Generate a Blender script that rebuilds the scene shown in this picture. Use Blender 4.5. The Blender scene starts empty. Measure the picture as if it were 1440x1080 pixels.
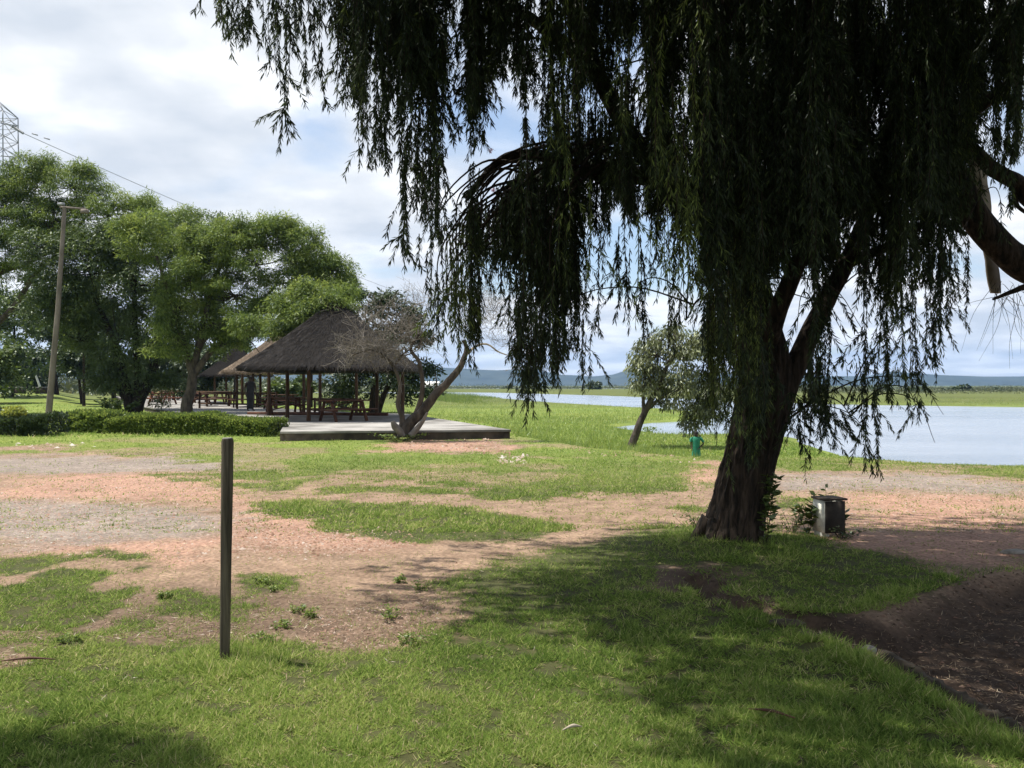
import bpy, math, random
import numpy as np
R = math.radians
rng = np.random.default_rng(11)
random.seed(5)
F = 1175.0           # focal length in photo pixels
EYE = 1.6
S = bpy.context.scene
COL = S.collection
# ---------------------------------------------------------------- camera
cam = bpy.data.cameras.new('camera'); camo = bpy.data.objects.new('camera', cam); COL.objects.link(camo)
camo.location = (0, 0, EYE); camo.rotation_euler = (R(90), 0, 0)
cam.sensor_width = 36; cam.lens = 36*F/1440; cam.clip_start = .05; cam.clip_end = 20000
S.camera = camo
S.view_settings.view_transform = 'Standard'; S.view_settings.look = 'None'
S.view_settings.exposure = 0.72; S.view_settings.gamma = 1.0
S.cycles.max_bounces = 8; S.cycles.transparent_max_bounces = 8; S.cycles.volume_bounces = 0
S.cycles.use_denoising = True
# ---------------------------------------------------------------- light
SUN_DIR = np.array([-0.40, 0.10, 1.0]); SUN_DIR /= np.linalg.norm(SUN_DIR)
sun_el = math.asin(SUN_DIR[2]); sun_az = math.atan2(SUN_DIR[0], SUN_DIR[1])
sl = bpy.data.lights.new('sun', 'SUN'); so = bpy.data.objects.new('sun', sl); COL.objects.link(so)
sl.energy = 5.0; sl.angle = R(0.6); sl.color = (1, .95, .86)
so.rotation_euler = (R(90)-sun_el, 0, -sun_az + math.pi)
from mathutils import Vector, Matrix
so.rotation_euler = Vector(SUN_DIR).to_track_quat('Z', 'Y').to_euler()
so.location = (0, 0, 40)
W = bpy.data.worlds.new('World'); S.world = W; W.use_nodes = True
nt = W.node_tree; N = nt.nodes; L = nt.links
for n in list(N): N.remove(n)
def wn(t, **k):
    n = N.new(t)
    for a, b in k.items(): setattr(n, a, b)
    return n
out = wn('ShaderNodeOutputWorld'); bg = wn('ShaderNodeBackground'); bg.inputs[1].default_value = 0.068
sky = wn('ShaderNodeTexSky', sky_type='NISHITA', sun_disc=False, sun_elevation=sun_el, sun_rotation=sun_az)
sky.air_density = 1.0; sky.dust_density = .6
tc = wn('ShaderNodeTexCoord')
sep = wn('ShaderNodeSeparateXYZ'); L.new(tc.outputs['Generated'], sep.inputs[0])
def math_(op, a, b=None, c=None):
    n = wn('ShaderNodeMath', operation=op)
    for i, v in enumerate((a, b, c)):
        if v is None: continue
        if isinstance(v, (int, float)): n.inputs[i].default_value = v
        else: L.new(v, n.inputs[i])
    return n.outputs[0]
zc = math_('MAXIMUM', sep.outputs[2], 0.0)
zz = math_('ADD', zc, 0.16)
comb = wn('ShaderNodeCombineXYZ')
L.new(math_('DIVIDE', sep.outputs[0], zz), comb.inputs[0]); L.new(math_('DIVIDE', sep.outputs[1], zz), comb.inputs[1])
n1 = wn('ShaderNodeTexNoise'); n1.inputs['Scale'].default_value = 1.1; n1.inputs['Detail'].default_value = 7; n1.inputs['Roughness'].default_value = .52
n1.inputs['Distortion'].default_value = .3
mp = wn('ShaderNodeMapping'); mp.inputs['Location'].default_value = (3.1, 7.3, 0); L.new(comb.outputs[0], mp.inputs[0]); L.new(mp.outputs[0], n1.inputs['Vector'])
# blue openings, laid out as directions of the sky
def hole(px, py, rad, amt):
    d = Vector(((px-720)/F, 1.0, (540-py)/F)).normalized()
    v = wn('ShaderNodeVectorMath', operation='DISTANCE'); v.inputs[1].default_value = d
    nv = wn('ShaderNodeVectorMath', operation='NORMALIZE'); L.new(tc.outputs['Generated'], nv.inputs[0]); L.new(nv.outputs[0], v.inputs[0])
    m = wn('ShaderNodeMapRange', interpolation_type='SMOOTHSTEP'); L.new(v.outputs['Value'], m.inputs[0])
    m.inputs[1].default_value = 0; m.inputs[2].default_value = rad; m.inputs[3].default_value = amt; m.inputs[4].default_value = 0
    return m.outputs[0]
tot = None
for h in [(455, 175, .10, .15), (650, 260, .14, .16), (850, 250, .20, .22), (960, 360, .17, .22), (620, 150, .10, .12), (1430, 190, .16, .2), (530, 380, .06, .12), (845, 30, .1, .2), (720, 400, .1, .14), (1245, 60, .12, .2)]:
    o_ = hole(*h); tot = o_ if tot is None else math_('ADD', tot, o_)
dens = math_('SUBTRACT', n1.outputs['Fac'], tot)
cr = wn('ShaderNodeMapRange', interpolation_type='SMOOTHSTEP'); L.new(dens, cr.inputs[0])
cr.inputs[1].default_value = .24; cr.inputs[2].default_value = .44; cr.inputs[3].default_value = 0.12; cr.inputs[4].default_value = 1
# cloud brightness: billows, greyer underneath
n2 = wn('ShaderNodeTexNoise'); n2.inputs['Scale'].default_value = 1.9; n2.inputs['Detail'].default_value = 6; n2.inputs['Roughness'].default_value = .5
mp2 = wn('ShaderNodeMapping'); mp2.inputs['Location'].default_value = (9.1, 2.3, 0); L.new(comb.outputs[0], mp2.inputs[0]); L.new(mp2.outputs[0], n2.inputs['Vector'])
ramp = wn('ShaderNodeValToRGB'); L.new(n2.outputs['Fac'], ramp.inputs[0])
ramp.color_ramp.elements[0].position = .38; ramp.color_ramp.elements[0].color = (6.5, 7.0, 7.7, 1)
ramp.color_ramp.elements[1].position = .60; ramp.color_ramp.elements[1].color = (10.6, 10.7, 10.8, 1)
e = ramp.color_ramp.elements.new(.5); e.color = (8.2, 8.5, 8.9, 1)
zf = wn('ShaderNodeMapRange', interpolation_type='SMOOTHSTEP'); L.new(sep.outputs[2], zf.inputs[0])
zf.inputs[1].default_value = .46; zf.inputs[2].default_value = .72; zf.inputs[3].default_value = 1; zf.inputs[4].default_value = .18
mix = wn('ShaderNodeMix', data_type='RGBA'); L.new(math_('MULTIPLY', cr.outputs[0], zf.outputs[0]), mix.inputs['Factor'])
skm = wn('ShaderNodeMix', data_type='RGBA', blend_type='MULTIPLY'); skm.inputs['Factor'].default_value = 1
L.new(sky.outputs[0], skm.inputs['A']); skm.inputs['B'].default_value = (1.5, 1.5, 1.5, 1)
L.new(skm.outputs['Result'], mix.inputs['A']); L.new(ramp.outputs[0], mix.inputs['B'])
L.new(mix.outputs['Result'], bg.inputs[0]); L.new(bg.outputs[0], out.inputs[0])

# ---------------------------------------------------------------- helpers
def P(px, py, Y): return np.array([(px-720)/F*Y, Y, EYE-(py-540)/F*Y])
def G(px, py, z=0.0):
    Y = (EYE-z)*F/(py-540.0); return np.array([(px-720)/F*Y, Y, z])
_perm = rng.random((256, 256))
def vnoise(x, y):
    xi = np.floor(x).astype(int); yi = np.floor(y).astype(int); fx = x-xi; fy = y-yi
    fx = fx*fx*(3-2*fx); fy = fy*fy*(3-2*fy)
    a = _perm[xi & 255, yi & 255]; b = _perm[(xi+1) & 255, yi & 255]; c = _perm[xi & 255, (yi+1) & 255]; d = _perm[(xi+1) & 255, (yi+1) & 255]
    return (a*(1-fx)+b*fx)*(1-fy)+(c*(1-fx)+d*fx)*fy
def fbm(x, y, o=4):
    t = 0; a = .5; s = 0
    for k in range(o):
        t = t+a*vnoise(x*2**k+k*17.3, y*2**k+k*9.1); s += a; a *= .55
    return t/s-.5
def sstep(a, b, x): t = np.clip((x-a)/(b-a), 0, 1); return t*t*(3-2*t)
def poly_sd(x, y, poly):
    """signed distance (positive inside)"""
    poly = np.asarray(poly)[:, :2]; d = np.full(x.shape, 1e18); ins = np.zeros(x.shape, bool)
    n = len(poly)
    for i in range(n):
        ax, ay = poly[i]; bx, by = poly[(i+1) % n]
        ex, ey = bx-ax, by-ay; wx, wy = x-ax, y-ay
        t = np.clip((wx*ex+wy*ey)/(ex*ex+ey*ey+1e-12), 0, 1)
        d = np.minimum(d, (wx-ex*t)**2+(wy-ey*t)**2)
        c = ((ay <= y) & (by > y)) | ((by <= y) & (ay > y))
        with np.errstate(divide='ignore', invalid='ignore'):
            xi = ax+(y-ay)*ex/(ey if abs(ey) > 1e-12 else 1e-12)
        ins ^= c & (x < xi)
    d = np.sqrt(d); return np.where(ins, d, -d)

class MB:
    def __init__(s): s.V = []; s.Q = []; s.Fs = {}; s.n = 0
    def add(s, V, Fc, shade=None):
        V = np.asarray(V, float).reshape(-1, 3); Fc = np.asarray(Fc, int)
        k = Fc.shape[1]; sh = np.full(len(Fc), .5) if shade is None else np.broadcast_to(np.asarray(shade, float), (len(Fc),))
        s.V.append(V); s.Fs.setdefault(k, []).append((Fc+s.n, sh)); s.n += len(V)
    def box(s, c, size, rz=0, rx=0, ry=0, taper=1.0, shade=.5):
        sx, sy, sz = [v/2 for v in size]
        v = np.array([[x*(taper if z > 0 else 1), y*(taper if z > 0 else 1), z] for x in (-sx, sx) for y in (-sy, sy) for z in (-sz, sz)])
        M = np.array(Matrix.Rotation(rz, 3, 'Z') @ Matrix.Rotation(ry, 3, 'Y') @ Matrix.Rotation(rx, 3, 'X'))
        s.add(v@M.T+np.array(c), [[0, 1, 3, 2], [4, 6, 7, 5], [0, 4, 5, 1], [2, 3, 7, 6], [0, 2, 6, 4], [1, 5, 7, 3]], shade)
    def beam(s, a, b, w, h=None, shade=.5):
        a = np.array(a, float); b = np.array(b, float); h = h or w; d = b-a; l = np.linalg.norm(d); d /= l
        up = np.array([0, 0, 1.]) if abs(d[2]) < .95 else np.array([0, 1., 0]); x = np.cross(d, up); x /= np.linalg.norm(x); y = np.cross(x, d)
        v = [e+x*i*w/2+y*j*h/2 for e in (a, b) for i, j in ((-1, -1), (1, -1), (1, 1), (-1, 1))]
        s.add(v, [[3, 2, 1, 0], [4, 5, 6, 7], [0, 1, 5, 4], [1, 2, 6, 5], [2, 3, 7, 6], [3, 0, 4, 7]], shade)
    def tube(s, pts, rad, n=8, cap=True, bump=0, seed=0, shade=.5):
        pts = np.asarray(pts, float); m = len(pts); rad = np.broadcast_to(np.asarray(rad, float), (m,))
        T = np.gradient(pts, axis=0); T /= np.linalg.norm(T, axis=1)[:, None]+1e-12
        ref = np.array([1., 0, 0]) if abs(T[0][0]) < .8 else np.array([0, 1., 0]); u = np.cross(T[0], ref); u /= np.linalg.norm(u)
        a = np.linspace(0, 2*np.pi, n, endpoint=False); V = []
        for i in range(m):
            u = u-T[i]*u.dot(T[i]); u /= np.linalg.norm(u)+1e-12; v = np.cross(T[i], u)
            r = rad[i]*np.ones(n)
            if bump: r = r*(1+bump*bumpf(a, i/m*4 if m > 20 else i*.5, seed))
            V.append(pts[i]+(np.cos(a)*r)[:, None]*u+(np.sin(a)*r)[:, None]*v)
        V = np.concatenate(V); i = np.arange(m-1)[:, None]*n; j = np.arange(n)[None]; k = (j+1) % n
        s.add(V, np.stack([i+j, i+k, i+n+k, i+n+j], -1).reshape(-1, 4), shade)
        if cap:
            for c, o in ((pts[0], 0), (pts[-1], (m-1)*n)):
                ring = V[o:o+n]; vv = np.vstack([ring, c[None]]); f = [[q, (q+1) % n, n] for q in range(n)]
                if o == 0: f = [x[::-1] for x in f]
                s.add(vv, f, shade)
    def leaves(s, B, D, Sd, Ln, Wd, shade):
        Ln = np.broadcast_to(Ln, (len(B),))[:, None]; Wd = np.broadcast_to(Wd, (len(B),))[:, None]
        V = np.stack([B, B+D*Ln*.45+Sd*Wd*.5, B+D*Ln, B+D*Ln*.45-Sd*Wd*.5], 1).reshape(-1, 3)
        s.add(V, np.arange(len(V)).reshape(-1, 4), shade)
    def blades(s, B, D, Sd, Ln, Wd, shade):
        Ln = np.broadcast_to(Ln, (len(B),))[:, None]; Wd = np.broadcast_to(Wd, (len(B),))[:, None]
        V = np.stack([B+Sd*Wd*.5, B-Sd*Wd*.5, B+D*Ln], 1).reshape(-1, 3)
        s.add(V, np.arange(len(V)).reshape(-1, 3), shade)
    def build(s, name, mat, parent=None, loc=None, smooth=False):
        """loc: the world place of the object's origin; geometry is stored relative to it (and to the parent's)"""
        me = bpy.data.meshes.new(name); V = np.concatenate(s.V)
        loc = np.array(loc if loc is not None else ((0, 0, 0) if parent is None else parent['_w']), float)
        V = V-loc
        me.vertices.add(len(V)); me.vertices.foreach_set('co', V.astype(np.float32).ravel())
        idx = []; tot = []; sh = []
        for k, lst in s.Fs.items():
            for f, q in lst: idx.append(f.ravel()); tot.append(np.full(len(f), k)); sh.append(q)
        idx = np.concatenate(idx); tot = np.concatenate(tot); sh = np.concatenate(sh)
        me.loops.add(len(idx)); me.loops.foreach_set('vertex_index', idx.astype(np.int32))
        me.polygons.add(len(tot)); st = np.concatenate([[0], np.cumsum(tot)[:-1]])
        me.polygons.foreach_set('loop_start', st.astype(np.int32)); me.polygons.foreach_set('loop_total', tot.astype(np.int32))
        if smooth: me.polygons.foreach_set('use_smooth', np.ones(len(tot), bool))
        at = me.attributes.new('shade', 'FLOAT', 'FACE'); at.data.foreach_set('value', sh.astype(np.float32))
        me.update(calc_edges=True); me.materials.append(mat)
        o = bpy.data.objects.new(name, me); COL.objects.link(o)
        if parent is not None: o.parent = parent; o.location = tuple(loc-np.array(parent['_w']))
        else: o.location = tuple(loc)
        o['_w'] = tuple(float(v) for v in loc)
        return o
def bumpf(a, z, seed):
    return (fbm(np.cos(a)*2.2+seed, np.sin(a)*2.2+z*1.5+seed*3, 3)*1.6)
def tag(o, label, cat, group=None, kind=None):
    if label: o['label'] = label
    if cat: o['category'] = cat
    if group: o['group'] = group
    if kind: o['kind'] = kind
    return o
def thing(name, label, cat, loc=(0, 0, 0), group=None):
    o = bpy.data.objects.new(name, None); COL.objects.link(o); o.location = tuple(float(v) for v in loc)
    o['_w'] = tuple(float(v) for v in loc); o.empty_display_size = .2
    return tag(o, label, cat, group)
def copy_tree(o, parent=None):
    c = o.copy(); COL.objects.link(c)
    if parent is not None: c.parent = parent
    for ch in list(o.children): copy_tree(ch, c)
    return c
def spline(pts, n=8):
    p = np.asarray(pts, float); m = len(p); q = np.vstack([2*p[0]-p[1], p, 2*p[-1]-p[-2]]); o = []
    for i in range(m-1):
        a, b, c, d = q[i], q[i+1], q[i+2], q[i+3]
        for t in np.linspace(0, 1, n, endpoint=False):
            o.append(.5*((2*b)+(c-a)*t+(2*a-5*b+4*c-d)*t*t+(3*b-a-3*c+d)*t**3))
    o.append(p[-1]); return np.array(o)
def unit(v): return v/(np.linalg.norm(v, axis=-1, keepdims=True)+1e-9)
def rdir(n, up=0.0):
    v = rng.normal(size=(n, 3)); v[:, 2] += up; return unit(v)

# ---------------------------------------------------------------- materials
def newmat(name):
    m = bpy.data.materials.new(name); m.use_nodes = True; m.node_tree.nodes.clear(); return m, m.node_tree.nodes, m.node_tree.links
def leafmat(name, cols, trans=.35, rough=.5, gloss=.06, big=None):
    m, N, L = newmat(name); o = N.new('ShaderNodeOutputMaterial'); at = N.new('ShaderNodeAttribute'); at.attribute_name = 'shade'
    r = N.new('ShaderNodeValToRGB'); L.new(at.outputs['Fac'], r.inputs[0])
    el = r.color_ramp.elements
    el[0].position = 0; el[0].color = (*cols[0], 1); el[1].position = 1; el[1].color = (*cols[-1], 1)
    for i, c in enumerate(cols[1:-1]): e = el.new((i+1)/(len(cols)-1)); e.color = (*c, 1)
    d = N.new('ShaderNodeBsdfDiffuse'); t = N.new('ShaderNodeBsdfTranslucent'); L.new(r.outputs[0], d.inputs[0])
    hs = N.new('ShaderNodeHueSaturation'); hs.inputs['Value'].default_value = 1.5; hs.inputs['Hue'].default_value = .485; L.new(r.outputs[0], hs.inputs['Color']); L.new(hs.outputs[0], t.inputs[0])
    mx = N.new('ShaderNodeMixShader'); mx.inputs[0].default_value = trans; L.new(d.outputs[0], mx.inputs[1]); L.new(t.outputs[0], mx.inputs[2])
    g = N.new('ShaderNodeBsdfGlossy'); g.inputs['Roughness'].default_value = rough; g.inputs[0].default_value = (.8, .85, .8, 1)
    m2 = N.new('ShaderNodeMixShader'); m2.inputs[0].default_value = gloss; L.new(mx.outputs[0], m2.inputs[1]); L.new(g.outputs[0], m2.inputs[2]); L.new(m2.outputs[0], o.inputs[0])
    return m
def stdmat(name, c1, c2, scale=5, stretch=(1, 1, 1), rough=.85, bump=.3, bscale=None, detail=6, dist=.01, c3=None, lo=.35, hi=.65, spec=.3):
    m, N, L = newmat(name); o = N.new('ShaderNodeOutputMaterial'); b = N.new('ShaderNodeBsdfPrincipled'); L.new(b.outputs[0], o.inputs[0])
    tc = N.new('ShaderNodeTexCoord'); mp = N.new('ShaderNodeMapping'); mp.inputs['Scale'].default_value = stretch; L.new(tc.outputs['Object'], mp.inputs[0])
    n = N.new('ShaderNodeTexNoise'); n.inputs['Scale'].default_value = scale; n.inputs['Detail'].default_value = detail; n.inputs['Roughness'].default_value = .6; L.new(mp.outputs[0], n.inputs['Vector'])
    r = N.new('ShaderNodeValToRGB'); r.color_ramp.elements[0].position = lo; r.color_ramp.elements[0].color = (*c1, 1); r.color_ramp.elements[1].position = hi; r.color_ramp.elements[1].color = (*c2, 1)
    if c3: e = r.color_ramp.elements.new((lo+hi)/2); e.color = (*c3, 1)
    L.new(n.outputs['Fac'], r.inputs[0]); L.new(r.outputs[0], b.inputs['Base Color']); b.inputs['Roughness'].default_value = rough; b.inputs['Specular IOR Level'].default_value = spec
    if bump:
        n2 = N.new('ShaderNodeTexNoise'); n2.inputs['Scale'].default_value = bscale or scale*3; n2.inputs['Detail'].default_value = 5; L.new(mp.outputs[0], n2.inputs['Vector'])
        bp = N.new('ShaderNodeBump'); bp.inputs['Strength'].default_value = bump; bp.inputs['Distance'].default_value = dist; L.new(n2.outputs['Fac'], bp.inputs['Height']); L.new(bp.outputs[0], b.inputs['Normal'])
    return m
M = {}
M['willow'] = leafmat('willow_leaf', [(.011, .018, .009), (.022, .034, .014), (.048, .072, .024), (.16, .21, .05)], .3, .45, .02)
M['acacia'] = leafmat('feathery_leaf', [(.038, .066, .016), (.088, .138, .028), (.16, .22, .042), (.25, .30, .07)], .42, .5, .03)
M['darkleaf'] = leafmat('dark_leaf', [(.014, .026, .010), (.026, .045, .014), (.045, .07, .02), (.08, .11, .035)], .2)
M['midleaf'] = leafmat('mid_leaf', [(.026, .046, .012), (.052, .085, .018), (.088, .130, .024), (.14, .18, .035)], .3)
M['olive'] = leafmat('olive_leaf', [(.05, .055, .026), (.09, .105, .04), (.15, .17, .06), (.25, .27, .12)], .25)
M['yellowleaf'] = leafmat('yellow_leaf', [(.07, .10, .02), (.12, .16, .03), (.2, .24, .04), (.32, .34, .05)], .4)
M['grass'] = leafmat('grass_blade', [(.045, .088, .021), (.115, .185, .040), (.20, .285, .065), (.33, .38, .12), (.46, .41, .22)], .42, .4, .0)
M['marsh'] = leafmat('marsh_grass', [(.09, .15, .03), (.15, .22, .04), (.21, .29, .06), (.30, .34, .10)], .35)
M['farleaf'] = leafmat('far_leaf', [(.028, .038, .018), (.055, .068, .028), (.09, .10, .04), (.16, .155, .07)], .15)
M['bark'] = stdmat('bark', (.009, .007, .005), (.060, .043, .031), 22, (1, 1, .13), .97, 1.0, 22, dist=.05, lo=.4, hi=.68)
M['bark_grey'] = stdmat('grey_bark', (.028, .023, .018), (.10, .083, .066), 6, (1, 1, .4), .95, .6, 16, dist=.02)
M['twig_grey'] = stdmat('dead_twig', (.12, .105, .09), (.26, .235, .20), 3, rough=.95, bump=0)
M['pale_wood'] = stdmat('pale_wood', (.25, .21, .16), (.45, .40, .32), 4, rough=.9, bump=.3)
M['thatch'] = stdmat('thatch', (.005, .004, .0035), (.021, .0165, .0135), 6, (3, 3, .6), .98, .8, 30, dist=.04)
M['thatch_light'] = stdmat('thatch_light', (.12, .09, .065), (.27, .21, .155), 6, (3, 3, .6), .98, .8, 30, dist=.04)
M['post_wood'] = stdmat('brown_post_wood', (.03, .016, .008), (.09, .045, .02), 4, (1, 1, .3), .7, .3)
M['table_wood'] = stdmat('table_wood', (.05, .022, .014), (.12, .055, .032), 4, (1, 1, 1), .7, .2)
M['red_wood'] = stdmat('red_wood', (.13, .045, .025), (.24, .09, .05), 4, (1, 1, 1), .7, .2)
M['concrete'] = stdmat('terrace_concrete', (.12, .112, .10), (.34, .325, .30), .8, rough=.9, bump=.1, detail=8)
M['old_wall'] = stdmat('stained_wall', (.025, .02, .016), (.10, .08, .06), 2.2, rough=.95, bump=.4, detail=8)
M['box_conc'] = stdmat('box_concrete', (.45, .45, .39), (.80, .80, .70), 9, rough=.9, bump=.3, detail=8)
M['box_dark'] = stdmat('box_dark', (.02, .018, .016), (.05, .042, .036), 7, rough=.9, bump=.2)
M['pole_wood'] = stdmat('old_pole', (.022, .018, .012), (.13, .11, .075), 13, (3, 3, .14), .85, .9, 34, dist=.008)
M['lamp_pole'] = stdmat('lamp_pole', (.13, .11, .09), (.24, .20, .175), 3, (1, 1, .4), .8, .2)
M['metal'] = stdmat('grey_metal', (.22, .23, .25), (.30, .31, .33), 3, rough=.5, bump=0)
M['rock'] = stdmat('pale_rock', (.14, .13, .115), (.30, .285, .26), 12, rough=.95, bump=.4)
M['kerb'] = stdmat('kerb_stone', (.025, .021, .014), (.08, .062, .042), 10, rough=.95, bump=.5)
M['skin'] = stdmat('skin', (.035, .02, .013), (.05, .03, .02), 4, rough=.5, bump=0)
M['greencloth'] = stdmat('green_cloth', (.012, .13, .07), (.03, .22, .13), 9, rough=.8, bump=.3)
M['darkcloth'] = stdmat('dark_cloth', (.012, .012, .014), (.03, .03, .034), 5, rough=.9, bump=0)
M['hair'] = stdmat('black_hair', (.008, .007, .006), (.015, .013, .012), 9, rough=.8, bump=0)
M['white'] = stdmat('white_paint', (.5, .5, .48), (.7, .7, .68), 2, rough=.6, bump=0)
M['flower'] = stdmat('red_flower', (.35, .02, .015), (.6, .06, .03), 5, rough=.6, bump=0)
M['litter'] = leafmat('dry_litter', [(.10, .06, .035), (.17, .11, .065), (.26, .18, .11), (.4, .31, .2)], .1)

# ---------------------------------------------------------------- terrain layout
WZ = -0.65
def PW(lst, z=0.0): return [G(x, y, z)[:2] for x, y in lst]
WATER = PW([(2600, 760), (1700, 685), (1560, 676), (1440, 667), (1390, 661), (1340, 657), (1240, 649), (1180, 643), (1140, 630), (1110, 617), (1060, 610), (1000, 613), (940, 612), (900, 608), (858, 601),
            (900, 596), (960, 592), (1010, 587), (1000, 581), (930, 576), (890, 573.5), (850, 571), (780, 567), (720, 562), (690, 559), (650, 556.5), (600, 554.6), (420, 553.2)], WZ) + \
        PW([(420, 551.6), (600, 551.4), (700, 552.2), (840, 556), (1000, 562), (1150, 568), (1300, 570.5), (1440, 572.5), (1700, 575), (2600, 581)], WZ)
BERM = np.array([(-400, 400), (-60, 210), (-30, 90), (-14, 60), (-5, 46), (-1, 34), (.3, 25.6), (2, 21), (4.5, 17.5), (8, 16.8), (11, 16.2), (16, 16.5), (40, 17), (400, 20)])
PIT = PW([(1085, 872), (1130, 884), (1205, 912), (1300, 962), (1440, 1030), (1700, 1150), (2100, 1080), (1900, 800), (1500, 800), (1380, 812), (1300, 838), (1240, 862), (1180, 868)])
TRENCH = PW([(965, 812), (995, 810), (1030, 838), (1110, 860), (1180, 869), (1130, 879), (1050, 860), (990, 836), (955, 822)])
def height(x, y):
    x = np.asarray(x, float); y = np.asarray(y, float)
    z = .035*fbm(x*.5, y*.5, 3)+.02*fbm(x*2.1, y*2.1, 3)
    b = np.interp(x, BERM[:, 0], BERM[:, 1])
    z = z-.56*sstep(-.5, 4.5, y-b)
    z = z+.65*sstep(45, 85, y)*sstep(-.50, -.56, x/np.maximum(y, 1))*(y < 400)
    sd = poly_sd(x, y, WATER)+.5*fbm(x*.35, y*.35, 3)*np.clip(np.hypot(x, y)/25, .4, 3)
    z = z-1.2*sstep(-.5, 3.5, sd)
    z = z+sstep(90, 300, y)*.3*(sd < -3)-3.6*sstep(300, 700, y)
    pd = poly_sd(x, y, PIT)+.10*fbm(x*2.5, y*2.5, 3)
    z = z-.16*sstep(-.05, .4, pd+.12*fbm(x*7, y*7, 3))-.12*sstep(.3, 2, pd)
    td = poly_sd(x, y, TRENCH)+.35*fbm(x*3, y*3, 3)
    z = z-.10*sstep(-.02, .12, td)
    near = (np.hypot(x, y) < 14)
    z = z+near*(.10*fbm(x*7, y*7, 4))*np.clip(sstep(-.1, .2, pd)+sstep(-.1, .1, td), 0, 1)
    tr = np.hypot(x-2.15, y-8.2); z = z+.10*np.exp(-(tr/.9)**2)
    return z
# bare ground: (polygon in the photo, projected to the ground), grass islands on it
DIRT = [PW(p) for p in [
    [(-900, 640), (0, 638), (110, 636), (250, 640), (310, 650), (320, 662), (250, 668), (330, 684), (470, 690), (620, 694), (760, 690), (900, 692), (970, 684), (985, 660), (1010, 652), (1110, 661), (1240, 662), (1340, 664), (1440, 673), (1700, 684), (3500, 720),
     (3500, 1100), (1440, 1030), (1300, 962), (1205, 912), (1120, 884), (1180, 868), (1240, 862), (1330, 815), (1300, 790), (1180, 768), (1130, 756), (1040, 752), (960, 748), (870, 757), (800, 768), (700, 792), (640, 812), (600, 822), (640, 850), (610, 890), (520, 915), (440, 912), (330, 895), (380, 850), (250, 845), (230, 800), (190, 782), (0, 779), (-900, 775)],
    [(520, 636), (560, 622), (690, 617), (740, 630), (650, 638), (560, 634)],
    [(960, 806), (1000, 806), (1035, 836), (1110, 858), (1180, 868), (1130, 880), (1050, 862), (990, 838), (950, 822)],
    [(-50, 632), (60, 626), (150, 632), (60, 637)],
    [(-20, 925), (50, 925), (60, 948), (-20, 948)],
]]
GRASS_IS = [PW(p) for p in [
    [(345, 706), (420, 704), (560, 708), (690, 716), (790, 738), (770, 756), (640, 764), (540, 762), (450, 742), (390, 722)],
    [(650, 690), (720, 684), (820, 692), (820, 702), (690, 702)],
    [(320, 684), (400, 682), (440, 690), (370, 694)], [(850, 682), (900, 678), (960, 690), (870, 694)],
    [(580, 686), (640, 686), (640, 696), (590, 697)],
    [(1080, 707), (1130, 702), (1120, 716), (1085, 716)], [(960, 716), (990, 714), (985, 720), (960, 720)],
    [(335, 812), (430, 808), (430, 835), (350, 840)], [(250, 830), (330, 850), (320, 870), (240, 862)],
]]
RED = [PW(p) for p in [[(0, 676), (110, 662), (270, 664), (330, 690), (400, 720), (560, 745), (590, 765), (500, 775), (330, 765), (250, 790), (90, 778), (60, 768), (300, 752), (320, 712), (220, 706), (0, 700)],
                       [(1180, 690), (1440, 700), (1440, 745), (1200, 742)], [(960, 655), (1010, 655), (1010, 678), (980, 680)], [(480, 616), (690, 620), (700, 636), (480, 630)], [(1120, 750), (1440, 745), (1440, 800), (1300, 790)]]]
GREY = [PW(p) for p in [[(-300, 642), (320, 642), (330, 662), (0, 668), (-300, 668)], [(-300, 705), (210, 708), (320, 722), (300, 752), (60, 768), (-300, 775)], [(1080, 668), (1350, 668), (1440, 682), (1440, 694), (1080, 690)]]]
def cover(x, y):
    """grass, red, grey weights on the ground"""
    r = np.hypot(x, y); w = np.clip(r/9, .35, 3)
    nz = (fbm(x*1.3, y*1.3, 4)*1.2+fbm(x*4.5, y*4.5, 3)*.8)*w*.75
    d = np.full(x.shape, -9.)
    for p in DIRT: d = np.maximum(d, poly_sd(x, y, p))
    g = sstep(.42, -.38, (d+nz)/w)
    # thin and worn grass in places
    worn = sstep(-.04, .12, fbm(x*1.9+40, y*1.9+7, 5)+.02)
    near = sstep(4.7, 5.6, y)*sstep(17, 12, y)*sstep(.2, -1.0, x)
    g = g*(1-worn*near*.9)
    mid = sstep(12, 14, y)*sstep(27, 23, y); g = g*(1-mid*.5*sstep(-.03, .12, fbm(x*.55+4, y*.55+70, 4)))
    for p in GRASS_IS: g = np.maximum(g, sstep(-.2, .26, (poly_sd(x, y, p)+nz*.8)/w))
    R_ = np.zeros(x.shape); K = np.zeros(x.shape)
    for p in RED: R_ = np.maximum(R_, sstep(-.35, .35, (poly_sd(x, y, p)+nz*1.3)/w))
    for p in GREY: K = np.maximum(K, sstep(-.35, .35, (poly_sd(x, y, p)+nz*1.3)/w))
    return g, R_, K
def axis(lo, hi, c0, c1, s0, k):
    o = [c0]; v = c0
    while v < c1: v += s0; o.append(v)
    while v < hi: v += max(s0, k*(v-c1)+s0); o.append(v)
    v = c0; b = []
    while v > lo: v -= max(s0, k*(c0-v)+s0); b.append(v)
    return np.array(b[::-1]+o)
gx = axis(-5500, 5500, -5, 7, .06, .013); gy = axis(-300, 6000, 3, 11, .06, .0105)
X_, Y_ = np.meshgrid(gx, gy); Z_ = height(X_, Y_)
mb = MB(); nx, ny = len(gx), len(gy); i = np.arange(ny-1)[:, None]*nx; j = np.arange(nx-1)[None]
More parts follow.
